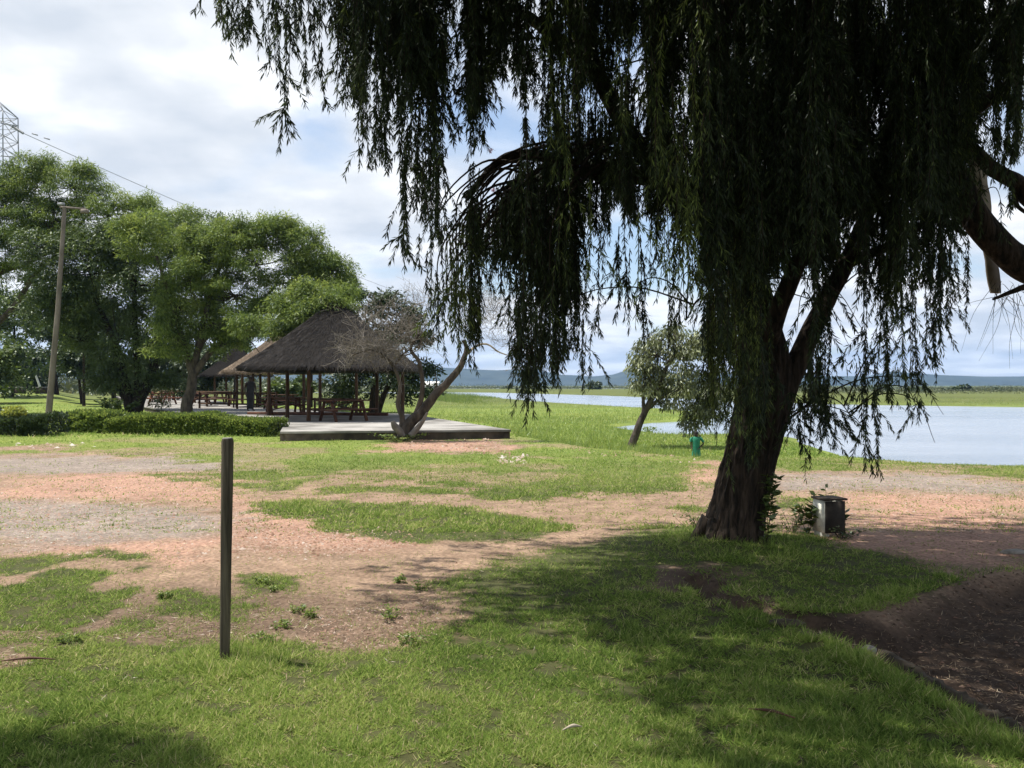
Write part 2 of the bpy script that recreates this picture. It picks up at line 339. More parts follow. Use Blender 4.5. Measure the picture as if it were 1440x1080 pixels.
mb.add(np.stack([X_, Y_, Z_], -1).reshape(-1, 3), np.stack([i+j, i+j+1, i+nx+j+1, i+nx+j], -1).reshape(-1, 4))
m, N, L = newmat('ground')
o = N.new('ShaderNodeOutputMaterial'); b = N.new('ShaderNodeBsdfPrincipled'); L.new(b.outputs[0], o.inputs[0]); b.inputs['Roughness'].default_value = .95; b.inputs['Specular IOR Level'].default_value = .15
at = N.new('ShaderNodeAttribute'); at.attribute_name = 'cover'; sp = N.new('ShaderNodeSeparateColor'); L.new(at.outputs['Color'], sp.inputs[0])
tcg = N.new('ShaderNodeTexCoord')
def nz(sc, det=6, ro=.6, vec=None):
    n = N.new('ShaderNodeTexNoise'); n.inputs['Scale'].default_value = sc; n.inputs['Detail'].default_value = det; n.inputs['Roughness'].default_value = ro; L.new(vec or tcg.outputs['Object'], n.inputs['Vector']); return n.outputs['Fac']
def rmp(f, a, ca, b_, cb, mid=None):
    r = N.new('ShaderNodeValToRGB'); r.color_ramp.elements[0].position = a; r.color_ramp.elements[0].color = (*ca, 1); r.color_ramp.elements[1].position = b_; r.color_ramp.elements[1].color = (*cb, 1)
    if mid: e = r.color_ramp.elements.new(mid[0]); e.color = (*mid[1], 1)
    L.new(f, r.inputs[0]); return r.outputs[0]
def mixc(f, a, b_):
    x = N.new('ShaderNodeMix'); x.data_type = 'RGBA'
    (L.new(f, x.inputs['Factor']) if not isinstance(f, float) else setattr(x.inputs['Factor'], 'default_value', f)); L.new(a, x.inputs['A']); L.new(b_, x.inputs['B']); return x.outputs['Result']
def mth(op, a, b_):
    x = N.new('ShaderNodeMath'); x.operation = op
    for q, v in enumerate((a, b_)):
        if isinstance(v, (int, float)): x.inputs[q].default_value = v
        else: L.new(v, x.inputs[q])
    return x.outputs[0]
soil = rmp(nz(3.0, 10, .7), .3, (.125, .083, .056), .7, (.25, .175, .122))
red = rmp(nz(14, 8, .75), .3, (.18, .104, .074), .72, (.35, .218, .158))
grey = rmp(nz(7, 9, .7), .3, (.12, .100, .086), .7, (.235, .198, .168))
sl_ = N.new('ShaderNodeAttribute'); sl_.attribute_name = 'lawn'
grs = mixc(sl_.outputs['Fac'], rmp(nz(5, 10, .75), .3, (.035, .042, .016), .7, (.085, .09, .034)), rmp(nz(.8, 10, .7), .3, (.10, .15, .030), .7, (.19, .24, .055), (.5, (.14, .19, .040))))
vor = N.new('ShaderNodeTexVoronoi'); vor.inputs['Scale'].default_value = 28; L.new(tcg.outputs['Object'], vor.inputs['Vector'])
peb = mth('GREATER_THAN', nz(30, 3, .5), .60)
c = mixc(mth('MULTIPLY', sp.outputs[1], .95), soil, red); c = mixc(mth('MULTIPLY', sp.outputs[2], .9), c, grey)
vc = N.new('ShaderNodeHueSaturation'); L.new(c, vc.inputs['Color']); vs = mth('ADD', mth('MULTIPLY', vor.outputs['Distance'], .9), .72); L.new(vs, vc.inputs['Value'])
gmask = mth('ADD', sp.outputs[0], mth('MULTIPLY', mth('SUBTRACT', nz(11, 8, .75), .5), 1.3))
gm = N.new('ShaderNodeMapRange'); gm.inputs[1].default_value = .30; gm.inputs[2].default_value = .80; L.new(gmask, gm.inputs[0])
v2 = N.new('ShaderNodeHueSaturation'); L.new(vc.outputs[0], v2.inputs['Color']); L.new(mth('ADD', mth('MULTIPLY', nz(.9, 9, .7), 1.1), .45), v2.inputs['Value'])
fin = mixc(gm.outputs[0], v2.outputs[0], grs)
gv = N.new('ShaderNodeHueSaturation'); L.new(grs, gv.inputs['Color']); mpg = N.new('ShaderNodeMapping'); mpg.inputs['Scale'].default_value = (1, 2.2, 1); L.new(tcg.outputs['Object'], mpg.inputs[0])
L.new(mth('ADD', mth('MULTIPLY', nz(.05, 8, .72, mpg.outputs[0]), 1.5), .22), gv.inputs['Value']); L.new(mth('ADD', mth('MULTIPLY', nz(.09, 6, .7, mpg.outputs[0]), .10), .44), gv.inputs['Hue'])
fin = mixc(gm.outputs[0], v2.outputs[0], gv.outputs[0])
# darker soil in the dug hollow
sa = N.new('ShaderNodeAttribute'); sa.attribute_name = 'dark_soil'
dk = rmp(nz(16, 8, .75), .3, (.028, .020, .015), .72, (.09, .062, .045))
fin = mixc(sa.outputs['Fac'], fin, dk)
L.new(fin, b.inputs['Base Color'])
bp = N.new('ShaderNodeBump'); bp.inputs['Strength'].default_value = .7; bp.inputs['Distance'].default_value = .02; L.new(nz(22, 8, .75), bp.inputs['Height']); L.new(bp.outputs[0], b.inputs['Normal'])
M['ground'] = m
ground = mb.build('ground', m, smooth=True); ground['kind'] = 'structure'
g_, r_, k_ = cover(X_, Y_)
ca = ground.data.color_attributes.new('cover', 'FLOAT_COLOR', 'POINT'); ca.data.foreach_set('color', np.stack([g_, r_, k_, np.ones_like(g_)], -1).astype(np.float32).ravel())
da = ground.data.attributes.new('dark_soil', 'FLOAT', 'POINT')
WORN = PW([(40, 840), (300, 815), (640, 850), (600, 915), (330, 905), (40, 910)])
dark_soil = np.clip(.5*sstep(-.3, .3, poly_sd(X_, Y_, WORN)+.5*fbm(X_*3, Y_*3, 4))+sstep(-.08, .25, poly_sd(X_, Y_, PIT)+.3*fbm(X_*2, Y_*2))+.85*sstep(-.45, .0, poly_sd(X_, Y_, TRENCH)+.35*fbm(X_*3, Y_*3, 3)), 0, 1)
da.data.foreach_set('value', dark_soil.astype(np.float32).ravel())

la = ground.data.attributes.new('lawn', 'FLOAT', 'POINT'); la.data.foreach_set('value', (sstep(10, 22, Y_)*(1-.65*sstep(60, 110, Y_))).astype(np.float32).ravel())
# water
m, N, L = newmat('lake_water'); o = N.new('ShaderNodeOutputMaterial'); b = N.new('ShaderNodeBsdfPrincipled'); L.new(b.outputs[0], o.inputs[0])
b.inputs['Roughness'].default_value = .12; b.inputs['IOR'].default_value = 1.33; b.inputs['Specular IOR Level'].default_value = .8
tcg = N.new('ShaderNodeTexCoord'); mpn = N.new('ShaderNodeMapping'); mpn.inputs['Scale'].default_value = (.7, 1.6, 1); L.new(tcg.outputs['Object'], mpn.inputs[0])
bp = N.new('ShaderNodeBump'); bp.inputs['Strength'].default_value = .5; bp.inputs['Distance'].default_value = .05; L.new(nz(2.2, 6, .6, mpn.outputs[0]), bp.inputs['Height']); L.new(bp.outputs[0], b.inputs['Normal'])
mp3 = N.new('ShaderNodeMapping'); mp3.inputs['Scale'].default_value = (.035, .22, 1); L.new(tcg.outputs['Object'], mp3.inputs[0])
stv = nz(1.0, 7, .65, mp3.outputs[0]); L.new(rmp(stv, .35, (.16, .19, .235), .68, (.235, .27, .32)), b.inputs['Base Color'])
rr3 = N.new('ShaderNodeMapRange'); rr3.inputs[1].default_value = .35; rr3.inputs[2].default_value = .65; rr3.inputs[3].default_value = .05; rr3.inputs[4].default_value = .22; L.new(stv, rr3.inputs[0]); L.new(rr3.outputs[0], b.inputs['Roughness'])
mb = MB(); mb.add([[-400, 12, WZ], [900, 12, WZ], [900, 420, WZ], [-400, 420, WZ]], [[0, 1, 2, 3]])
water = mb.build('water', m); water['kind'] = 'structure'

# hills
mb = MB(); ax = np.linspace(-1, 1, 700); rr = np.linspace(0, 1, 26)
XX, RR = np.meshgrid(ax*5200, rr)
pxx = XX/2900*F+720
prof = np.interp(pxx, [-900, -200, 0, 200, 400, 560, 600, 640, 700, 745, 790, 830, 862, 885, 930, 1000, 1080, 1160, 1230, 1262, 1330, 1400, 1500, 1700, 2600],
                 [30, 34, 30, 26, 24, 24, 23, 21, 19, 21, 13, 11, 13, 19, 16, 14, 12, 12, 12, 18, 13, 11, 12, 16, 20])
prof = 1.2*prof*2900/F*(1+.14*fbm(XX/260, XX*0+3, 4)+.04*fbm(XX/60, XX*0+8, 3))
zz_ = prof*np.sin(np.clip(RR, 0, 1)*np.pi/2)**.9*(1+.35*fbm(XX/170, RR*4+5, 4)*(1-RR)) - 5
YY = 2600+RR*300+XX**2/30000+60*fbm(XX/200, RR*3, 3)*(1-RR)
n = 700; i = np.arange(25)[:, None]*n; j = np.arange(n-1)[None]
mb.add(np.stack([XX, YY, zz_], -1).reshape(-1, 3), np.stack([i+j, i+j+1, i+n+j+1, i+n+j], -1).reshape(-1, 4))
YB = YY[-1]+400; V = np.stack([np.stack([XX[-1], YY[-1], zz_[-1]], -1), np.stack([XX[-1], YB, zz_[-1]*0-1], -1)]).reshape(-1, 3); q = np.arange(n-1)
mb.add(V, np.stack([q, q+1, q+n+1, q+n], -1))
hills = mb.build('hills', stdmat('hill_scrub', (.012, .024, .022), (.035, .05, .04), .01, bump=0), smooth=True); hills['kind'] = 'structure'

# haze
mb = MB(); mb.box((0, 2900, 108), (11600, 6600, 224))
m, N, L = newmat('haze'); o = N.new('ShaderNodeOutputMaterial'); v = N.new('ShaderNodeVolumePrincipled'); v.inputs['Density'].default_value = .00012; v.inputs['Color'].default_value = (.36, .60, 1, 1); v.inputs['Anisotropy'].default_value = 0.2; L.new(v.outputs[0], o.inputs['Volume'])
hz = mb.build('haze', m); hz['kind'] = 'stuff'; hz['label'] = 'thin pale blue air that fades the far hills'; hz['category'] = 'haze'
exec_after = []
# ================================================================ big weeping tree
TB = np.array([2.16, 8.25, 0.0])
def limb(mb, pts, r0, r1, n=10, bump=.12, seed=1, k=8):
    p = spline(pts, k); m = len(p); rad = r0+(r1-r0)*(np.linspace(0, 1, m)**.8)
    wig = np.stack([fbm(np.linspace(0, m/6, m)+seed*3, np.full(m, q*5.+seed), 3) for q in range(3)], 1)*r0*.6*np.sin(np.linspace(0, np.pi, m))[:, None]
    mb.tube(p+wig, rad, n, bump=bump, seed=seed); return p+wig
tree = thing('weeping_tree', 'large dark weeping tree with thick leaning trunk and long hanging leafy strands, in the foreground', 'tree', (TB[0], TB[1], 0))
mb = MB()
# trunk: a closely ringed ridged tube
path = spline([P(1022, 800, 8.25), P(1030, 760, 8.25), P(1043, 700, 8.25), P(1056, 640, 8.25), P(1070, 580, 8.25), P(1076, 520, 8.3), P(1062, 440, 8.3), P(1046, 360, 8.25)], 22)
hz_ = path[:, 2]
rad = np.interp(hz_, [-.25, .0, .15, .4, .8, 1.3, 1.7, 2.3, 3.0], [.39, .305, .275, .255, .25, .25, .25, .19, .15])
nseg = 96; a = np.linspace(0, 2*np.pi, nseg, endpoint=False); T = unit(np.gradient(path, axis=0)); V = []
for i_, (c_, r_) in enumerate(zip(path, rad)):
    u = unit(np.cross(np.array([0, 1., 0]), T[i_])); v = np.cross(T[i_], u)
    lob = 1+.10*np.sin(a*5+1)*np.clip(1.0-hz_[i_], 0, 1)+.05*np.sin(a*3+hz_[i_])
    ridge = np.abs(fbm(a*9.5+hz_[i_]*1.1, np.full(nseg, hz_[i_]*2.4), 3))*-.62+.06+.14*fbm(np.cos(a)*2, np.sin(a)*2+hz_[i_], 3)
    seam = np.minimum(1, np.minimum(a, 2*np.pi-a)*3)
    V.append(c_+((np.cos(a)*u[:, None]).T*1+(np.sin(a)*v[:, None]).T)*(r_*(lob+ridge*seam))[:, None])
V = np.concatenate(V); m_ = len(path); i = np.arange(m_-1)[:, None]*nseg; j = np.arange(nseg)[None]; k = (j+1) % nseg
mb.add(V, np.stack([i+j, i+k, i+nseg+k, i+nseg+j], -1).reshape(-1, 4))
for q in range(7):   # root flare
    an = q*.9+.3; d = np.array([math.cos(an), math.sin(an)*.9, 0])
    mb.tube(spline([TB+d*.17+[-.04, 0, .26], TB+d*.30+[-.04, 0, .08], TB+d*.46+[-.04, 0, -.08]], 6), np.linspace(.085, .02, 13), 10, bump=.2, seed=q)
mb.build('trunk', M['bark'], tree, smooth=True)
limbs = [
    ([P(1090, 590, 8.25), P(1112, 530, 8.3), P(1150, 440, 8.4), P(1188, 372, 8.5), P(1222, 290, 8.7), P(1260, 150, 9.0), P(1330, -60, 9.4), P(1400, -260, 9.6)], .125, .045),
    ([P(1074, 500, 8.3), P(1092, 440, 8.0), P(1130, 345, 7.8), P(1150, 220, 7.4), P(1150, 60, 7.2), P(1110, -150, 7)], .11, .035),
    ([P(1050, 400, 8.25), P(1040, 320, 8.2), P(1010, 200, 8.1), P(1000, 60, 8.0), P(960, -120, 8), P(900, -320, 8)], .19, .06),
    ([P(1044, 360, 8.25), P(990, 285, 8.1), P(930, 250, 8.0), P(860, 243, 8.0), P(800, 235, 8.0), P(750, 215, 7.9), P(700, 230, 7.8), P(655, 280, 7.8)], .13, .03),
    ([P(930, 250, 8), P(880, 180, 7.8), P(835, 90, 7.6), P(800, 0, 7.3), P(720, -120, 7.0), P(600, -200, 6.8), P(480, -190, 6.6)], .10, .03),
    ([P(830, 90, 7.6), P(740, 20, 7.2), P(640, -40, 6.8), P(540, -50, 6.5), P(400, -60, 6.3), P(330, -20, 6.2)], .06, .015),
    ([P(1188, 372, 8.5), P(1260, 340, 8.2), P(1310, 310, 8.0), P(1360, 330, 7.9)], .06, .02),
    ([P(1222, 290, 8.7), P(1290, 220, 8.4), P(1380, 150, 8.2), P(1500, 60, 8), P(1620, 60, 8)], .09, .03),
    ([P(1000, 60, 8), P(1080, -100, 7), P(1200, -220, 6.2), P(1350, -300, 5.6)], .09, .03),
    ([P(1060, 470, 8.3), P(1020, 430, 7.8), P(985, 420, 7.5), P(965, 450, 7.4)], .02, .006),
    ([P(1115, 585, 8.2), P(1150, 560, 8.0), P(1180, 565, 7.9), P(1205, 600, 7.9)], .012, .003),
]
twigs = MB()
lp = []
for q, (p, r0, r1) in enumerate(limbs):
    mbl = MB(); lp.append(limb(mbl, p, r0, r1, 12, .14, q+2)); mbl.build('limb', M['bark'], tree, smooth=True)
ALL = np.concatenate(lp)
# arching twigs of the left lobe and crown
for q in range(90):
    s0 = ALL[rng.integers(len(ALL))]; d = rdir(1, .3)[0]; ln = rng.uniform(.5, 1.5); d[2] = abs(d[2])*.5
    p = [s0, s0+d*ln*.5+[0, 0, .1], s0+d*ln+[0, 0, -.05], s0+d*ln*1.25+[0, 0, -.45]]
    if min(v[1] for v in p) < 5: continue
    twigs.tube(spline(p, 5), np.linspace(.009, .002, 16), 5)
for q in range(34):
    y0 = rng.uniform(7, 8.8); a0 = rng.uniform(655, 860); top = P(a0+70, rng.uniform(190, 260), y0); x1 = rng.uniform(620, a0)
    e_ = P(x1, rng.uniform(250, 360)+(x1 < 680)*20, y0-.3)
    twigs.tube(spline([top, (top+e_)/2+[0, 0, .16], e_, e_+[-.03, 0, -.4]], 6), np.linspace(.014, .003, 19), 5)
# one digit per 40 px cell of the photo: how much hangs there (columns from x=280, rows from y=0)
ROWS = """14345788888998899999999999999
02233677887687699999999999999
00013566866666589999999999999
00011245653267589999999999999
00000035521167689999999999876
00000024402578679999999999854
00000003415997569999999999742
00000003358997345899888998621
00000002268997124699765666310
00000000255995002397432565200
00000000255894001396222344100
00000000144793000386222333000
00000000113661000476332222000
00000000002420000267452321000
00000000000000000035030100000
00000000000000000002000000000
00000000000000000000000000000""".split()
GRID = np.array([[int(c) for c in r] for r in ROWS], float)
def gval(px, py):
    gx_ = (px-300)/40; gy_ = (py-20)/40
    gx_ = np.clip(gx_, 0, GRID.shape[1]-1.001); gy_ = np.clip(gy_, 0, GRID.shape[0]-1.001)
    a_ = gx_.astype(int); b_ = gy_.astype(int); fx = gx_-a_; fy = gy_-b_
    return (GRID[b_, a_]*(1-fx)+GRID[b_, a_+1]*fx)*(1-fy)+(GRID[b_+1, a_]*(1-fx)+GRID[b_+1, a_+1]*fx)*fy
def depth_range(px, py):
    if px < 620: return (5.6, 7.4)
    if px < 860: return (6.8, 8.8) if py > 170 else (5.8, 8.4)
    if px < 960: return (6.2, 8.8)
    if 1085 < px < 1260 and py > 200: return (8.6, 9.9)
    return (5.9, 9.6)
SB, SD, SL, SW, SS, SH = [], [], [], [], [], []
stem = MB()
def dress(path, r0=0.0, dens=105, wid=.0085, ln=.062, tone=0, spread=.6):
    """leaves along a hanging path"""
    seg = np.linalg.norm(np.diff(path, axis=0), axis=1); cum = np.concatenate([[0], np.cumsum(seg)]); tot = cum[-1]
    n = max(3, int(tot*dens)); t = rng.uniform(0, tot, n)
    B = np.stack([np.interp(t, cum, path[:, q]) for q in range(3)], 1)
    D = np.stack([np.interp(t, cum, np.gradient(path[:, q])) for q in range(3)], 1); D = unit(D)
    side = rdir(n); side = unit(side-D*(side*D).sum(1)[:, None])
    dr = unit(D*1.0+side*rng.uniform(.25, spread+.35, n)[:, None]+np.array([0, 0, -.25]))
    sd = unit(np.cross(dr, rdir(n)))
    SB.append(B); SD.append(dr); SL.append(rng.uniform(.65, 1.25, n)*ln); SW.append(wid*rng.uniform(.8, 1.3, n)); SS.append(sd)
    SH.append(np.clip(rng.normal(.36+tone, .16, n), 0, 1))
def strand(px, top, bot, Y, dens=105, tone=0, big=1.0):
    L_ = (bot-top)/F*Y; dens = dens*rng.uniform(.55, 1.5); tone = tone+rng.normal(0, .09); big = big*rng.uniform(.85, 1.2)
    if L_ < .06: return
    m = max(4, int(L_/.12)); z = np.linspace(0, 1, m); x0 = (px-720)/F*Y
    sw = rng.normal(0, .035)*L_; ph = rng.uniform(0, 6)
    pth = np.stack([x0+sw*(z-1)**2+.012*np.sin(z*5+ph)*L_, Y+rng.normal(0, .04)*(z-1)**2+.01*np.cos(z*4+ph), EYE-(top-540)/F*Y-L_*z], 1)
    stem.tube(pth, np.linspace(.0045, .0016, m), 3, cap=False)
    dress(pth, dens=dens, tone=tone, wid=.0085*big, ln=.062*(.5+.5*big))
    for q in range(int(L_*2.6+rng.random())):
        t = rng.uniform(.1, .97); b0 = np.array([np.interp(t, z, pth[:, c]) for c in range(3)]); l = rng.uniform(.10, .42)
        if b0[2]-l < pth[-1, 2]-.12: l = max(.08, b0[2]-pth[-1, 2]+.04)
        an = rng.uniform(0, 6.28); sp = rng.uniform(.15, .85); k_ = np.linspace(0, 1, 5)
        pp = b0+np.stack([math.cos(an)*sp*l*k_**.8, math.sin(an)*sp*l*k_**.8, -l*k_*(.75+.25*k_)], 1)
        stem.tube(pp, np.linspace(.002, .001, 5), 3, cap=False); dress(pp, dens=dens*1.1, tone=tone, wid=.0085*big, ln=.062*(.5+.5*big))
NS = 60
for c in range(GRID.shape[1]):
    for s_ in range(NS):
        if s_ % 5 == 0: gpx = 280+c*40+rng.uniform(0, 40); gu = rng.random(); gY = rng.random(); gt = rng.normal(0, .08)
        px = gpx+rng.normal(0, 5.5); u = float(np.clip(gu+rng.normal(0, .07), .004, 1))
        ys = np.arange(-10, 690, 8.0); dg = gval(np.full(len(ys), px+rng.normal(0, 6)), ys)
        cov = (np.clip(dg-.15, 0, 9)/8.85)**2.5
        cl = fbm(np.full(len(ys), px/46.), ys/75., 3); cov = cov*np.clip(1+(3.2 if px < 1000 else 2.0)*cl, .12, 1.6)
        ok = cov > u
        # split into runs
        r0 = None
        for q in range(len(ys)):
            if ok[q] and r0 is None: r0 = q
            if (not ok[q] or q == len(ys)-1) and r0 is not None:
                top, bot = ys[r0], ys[q]+rng.uniform(-30, 14); r0_ = r0; r0 = None
                y0, y1 = depth_range(px, top); Y = float(np.clip(y0+(y1-y0)*gY+rng.normal(0, .07), y0, y1))
                if r0_ == 0: top = -rng.uniform(10, 90)
                else: top -= rng.uniform(0, 25)
                # long runs are really several strands below each other
                t = top
                while t < bot-10:
                    ln = min(rng.uniform(150, 420), bot-t)
                    if bot-t-ln < 60: ln = bot-t
                    Y2 = float(np.clip(Y+rng.normal(0, .12), y0, y1)); strand(px+rng.normal(0, 4), t, t+ln, Y2, dens=140 if px > 940 else 125, tone=gt)
                    t += ln*rng.uniform(.75, .95)
# strands singled out in the photograph
for px, top, bot, Y in [(405, -40, 150, 6.0), (400, -20, 140, 6.05), (572, 180, 362, 6.3), (566, 200, 340, 6.2), (598, 150, 330, 6.4), (612, 120, 330, 6.4), (585, 160, 310, 6.5), (1133, 520, 676, 7.2), (1217, 560, 660, 7.3), (1233, 560, 668, 7.3), (1214, 480, 600, 7.3), (1232, 470, 600, 7.3), (1277, 520, 580, 7.4),
                         (1165, 560, 602, 7.4), (1290, 420, 578, 7.4), (905, 330, 480, 7.3), (880, 330, 455, 7.3), (870, 320, 430, 7.2), (940, 380, 500, 7.3), (750, 480, 585, 7.3), (735, 470, 560, 7.2), (617, 380, 492, 7.4), (640, 370, 478, 7.3), (662, 380, 502, 7.3), (830, 470, 545, 7.5), (820, 450, 550, 7.6),
                         (1316, 420, 535, 7.5), (1361, 330, 432, 7.6), (1380, 250, 330, 7.6), (1337, 330, 440, 7.7), (528, 110, 230, 6.2), (540, 100, 240, 6.2), (430, 30, 120, 6.1), (455, 60, 150, 6.1), (325, -30, 50, 6.1), (350, -30, 55, 6.1), (372, -20, 55, 6.1), (283, -30, 14, 6.1), (487, 40, 158, 6.2), (1150, 300, 470, 9.2), (1408, 280, 335, 7.5)]:
    strand(px, top, bot, Y, dens=120, tone=.04)
    if bot-top > 90: strand(px+rng.normal(0, 4), top+20, bot-25, Y+.05, dens=110)
for px, top, bot, Y in [(772, -40, 205, 5.7), (796, -40, 250, 5.7), (800, 90, 330, 5.8), (828, 250, 395, 5.9)]+[(rng.uniform(865, 1010), rng.uniform(-40, 300), 0, rng.uniform(5.6, 5.95)) for _ in range(26)]+[(rng.uniform(1010, 1080), rng.uniform(300, 430), 0, rng.uniform(6.4, 7.2)) for _ in range(9)]+[(rng.uniform(625, 660), rng.uniform(300, 360), 0, rng.uniform(6.7, 6.9)) for _ in range(8)]+[(rng.uniform(990, 1085), rng.uniform(370, 480), 0, rng.uniform(7.0, 7.8)) for _ in range(34)]:
    if bot == 0: bot = top+rng.uniform(110, 200)
    strand(px, top, bot, Y, dens=115, tone=.38)  # sunlit green of these strands is put into a brighter leaf tone
def fan(px, py, Y, specs, tone=.05):
    b0 = P(px, py, Y)
    for ang, ln in specs:
        l = ln/F*Y; k_ = np.linspace(0, 1, 7); a_ = R(ang)
        pp = b0+np.stack([math.sin(a_)*l*k_, .1*l*k_*rng.normal(), -math.cos(a_)*l*k_-.12*l*k_**2], 1)
        stem.tube(pp, np.linspace(.0025, .001, 7), 3, cap=False); dress(pp, dens=170, tone=tone, spread=.5)
fan(398, 152, 6.0, [(-68, 40), (-30, 30), (-8, 50), (12, 40), (30, 34), (20, 38)])
fan(565, 330, 6.2, [(-60, 30), (-25, 35), (5, 45)]); fan(1216, 588, 7.3, [(-20, 60), (8, 70)]); fan(1295, 560, 7.4, [(-32, 55), (20, 30), (-5, 30)]); fan(345, 10, 6.1, [(-35, 50), (-5, 48), (25, 45)])
fan(1150, 575, 7.6, [(55, 60), (35, 70), (65, 45), (20, 50)]); fan(1110, 600, 7.8, [(40, 45), (60, 40)]); fan(880, 385, 7.2, [(-40, 50), (-15, 60), (5, 70), (20, 80)]); fan(745, 520, 7.3, [(-25, 60), (-5, 70), (28, 60)])
for q in range(16): fan(rng.uniform(1110, 1200), rng.uniform(520, 590), 7.8, [(rng.uniform(-40, 65), 45), (rng.uniform(-20, 60), 40)])
# crown above the frame (unseen from here, it throws the shade)
for q in range(2000):
    X0 = rng.uniform(-3.6, 8.2); Y0 = rng.uniform(4.6, 12.4)
    rr_ = ((X0-2.3)/6.0)**2+((Y0-8.4)/4.2)**2
    if rr_ > 1: continue
    zt = 8.9-3.2*rr_+rng.normal(0, .3); zmin = EYE+.50*Y0+.1; zb = max(zmin, zt-rng.uniform(.8, 3.0))
    if zt-zb < .3: continue
    if X0+.4*(zt+zb)/2 < .7 and Y0 < 6.3: continue
    px = X0/Y0*F+720; strand(px, 540-(zt-EYE)/Y0*F, 540-(zb-EYE)/Y0*F, Y0, dens=62, big=2.0)
twigs.V += stem.V; 
for k_, v_ in stem.Fs.items(): twigs.Fs.setdefault(k_, []).extend([(f+twigs.n, s) for f, s in v_])
twigs.build('twigs', M['bark'], tree)
cr_ = MB(); cr_.leaves(np.concatenate(SB), np.concatenate(SD), np.concatenate(SS), np.concatenate(SL), np.concatenate(SW), np.concatenate(SH)); print('willow leaves', sum(len(x) for x in SB))
cr_.build('crown', M['willow'], tree)
for px, py, Y in [(690, 212, 7.8), (745, 490, 7.3), (748, 497, 7.3), (694, 268, 7.6), (612, 236, 7.8)]:
    f_ = MB(); c0 = P(px, py, Y); 
    B = np.repeat(c0[None], 70, 0)+rng.normal(0, .006, (70, 3)); f_.leaves(B, rdir(70), rdir(70), .03, .004, .5); f_.build('flower', M['flower'], tree)

# ================================================================ right neighbour tree (only its limbs reach the frame)
nb = thing('gnarled_tree', 'tree at the right edge whose thick dark curved limb reaches into the view', 'tree', (6.9, 8.9, 0))
mb = MB(); q = lambda x, y, Y=8.6: P(x, y, Y)
mb.tube(spline([np.array([6.9, 8.9, -.2]), np.array([6.8, 8.9, 1.0]), q(1590, 520, 8.8), q(1530, 420, 8.7), q(1480, 388), q(1436, 370), q(1398, 338), q(1368, 300), q(1345, 250), q(1325, 190), q(1300, 110), q(1290, 0)], 8),
        np.interp(np.linspace(0, 1, 89), [0, .1, .3, .5, .75, 1], [.40, .30, .21, .15, .13, .06]), 18, bump=.12, seed=3)
mb.build('trunk', M['bark'], nb, smooth=True)
for pts, r0, r1 in [([q(1560, 460), q(1500, 340), q(1455, 285), q(1425, 258), q(1395, 235), q(1370, 212), q(1330, 190)], .13, .05), ([q(1500, 396), q(1465, 400), q(1430, 408), q(1396, 421)], .07, .012),
                    ([q(1425, 262), q(1432, 290), q(1450, 305)], .03, .015), ([q(1560, 460), q(1620, 250), q(1560, 50, 8), q(1450, -150, 7)], .15, .05), ([np.array([6.8, 8.9, 1.6]), np.array([6.6, 7, 3.6]), np.array([5.0, 5, 5.2]), np.array([3.6, 3.4, 6])], .15, .05)]:
    b2 = MB(); limb(b2, pts, r0, r1, 12, .15, 4); b2.build('limb', M['bark'], nb, smooth=True)
tw = MB()
for k_ in range(26):
    a0 = q(rng.uniform(1395, 1440), rng.uniform(395, 420)); e_ = a0+np.array([rng.normal(0, .16), rng.normal(0, .1), rng.uniform(-.75, .12)]); tw.tube(spline([a0, (a0+e_)/2+rng.normal(0, .05, 3), e_], 5), np.linspace(.0035, .001, 11), 3, cap=False)
tw.build('bare_twigs', M['bark'], nb)
SB, SD, SL, SW, SS, SH = [], [], [], [], [], []
stem = MB()
for k_ in range(3000):
    X0 = rng.uniform(-3.0, 9.5); Y0 = rng.uniform(2.2, 8.2); rr_ = ((X0-3.3)/6.2)**2+((Y0-5.0)/3.0)**2
    if rr_ > 1: continue
    zt = 8.6-2.6*rr_+rng.normal(0, .4); zmin = EYE+.50*Y0+.25; zb = max(zmin, zt-rng.uniform(.6, 2.6))
    if zt-zb < .3 or X0+.4*(zt+zb)/2 < .85: continue
    strand(X0/Y0*F+720, 540-(zt-EYE)/Y0*F, 540-(zb-EYE)/Y0*F, Y0, dens=62, big=2.2)
stem.build('twigs', M['bark'], nb)
c_ = MB(); c_.leaves(np.concatenate(SB), np.concatenate(SD), np.concatenate(SS), np.concatenate(SL), np.concatenate(SW), np.concatenate(SH)); c_.build('crown', M['willow'], nb)
# a tree behind the camera: its shade lies on the grass at the lower left
bt = thing('shade_tree', 'tree behind the viewer whose shade lies on the grass at the lower left', 'tree', (-5.2, -2.4, 0))
mb = MB(); limb(mb, [(-5.2, -2.4, -.2), (-5.1, -2.2, 1.5), (-4.8, -1.4, 3.2), (-4.4, 0, 5), (-4, 1.0, 5.6)], .3, .08, 14, .12, 6); mb.build('trunk', M['bark'], bt, smooth=True)
n_ = 80000; C_ = np.array([[-5.3, 1.2, 6.3], [-4.1, 2.6, 6.4], [-2.9, 2.1, 6.6], [-3.9, .6, 6.0], [-6.6, 2.9, 6.5], [-5.6, -1.2, 6.6], [-6.0, .4, 7], [-2.5, 1.0, 6.7], [-5.0, 3.2, 6.5]])
w_ = rng.integers(len(C_), size=n_); C_ = np.vstack([C_, [[-2.6, 2.5, 6.6], [-3.2, 1.6, 6.3]]])+[.5, .5, 0]; w_ = rng.integers(len(C_), size=n_); Bp = C_[w_]+rdir(n_)*rng.random(n_)[:, None]**.4*np.array([.85, .85, .6])
mb = MB(); mb.leaves(Bp, rdir(n_, -.5), rdir(n_), .11, .035, rng.random(n_)); mb.build('crown', M['midleaf'], bt)

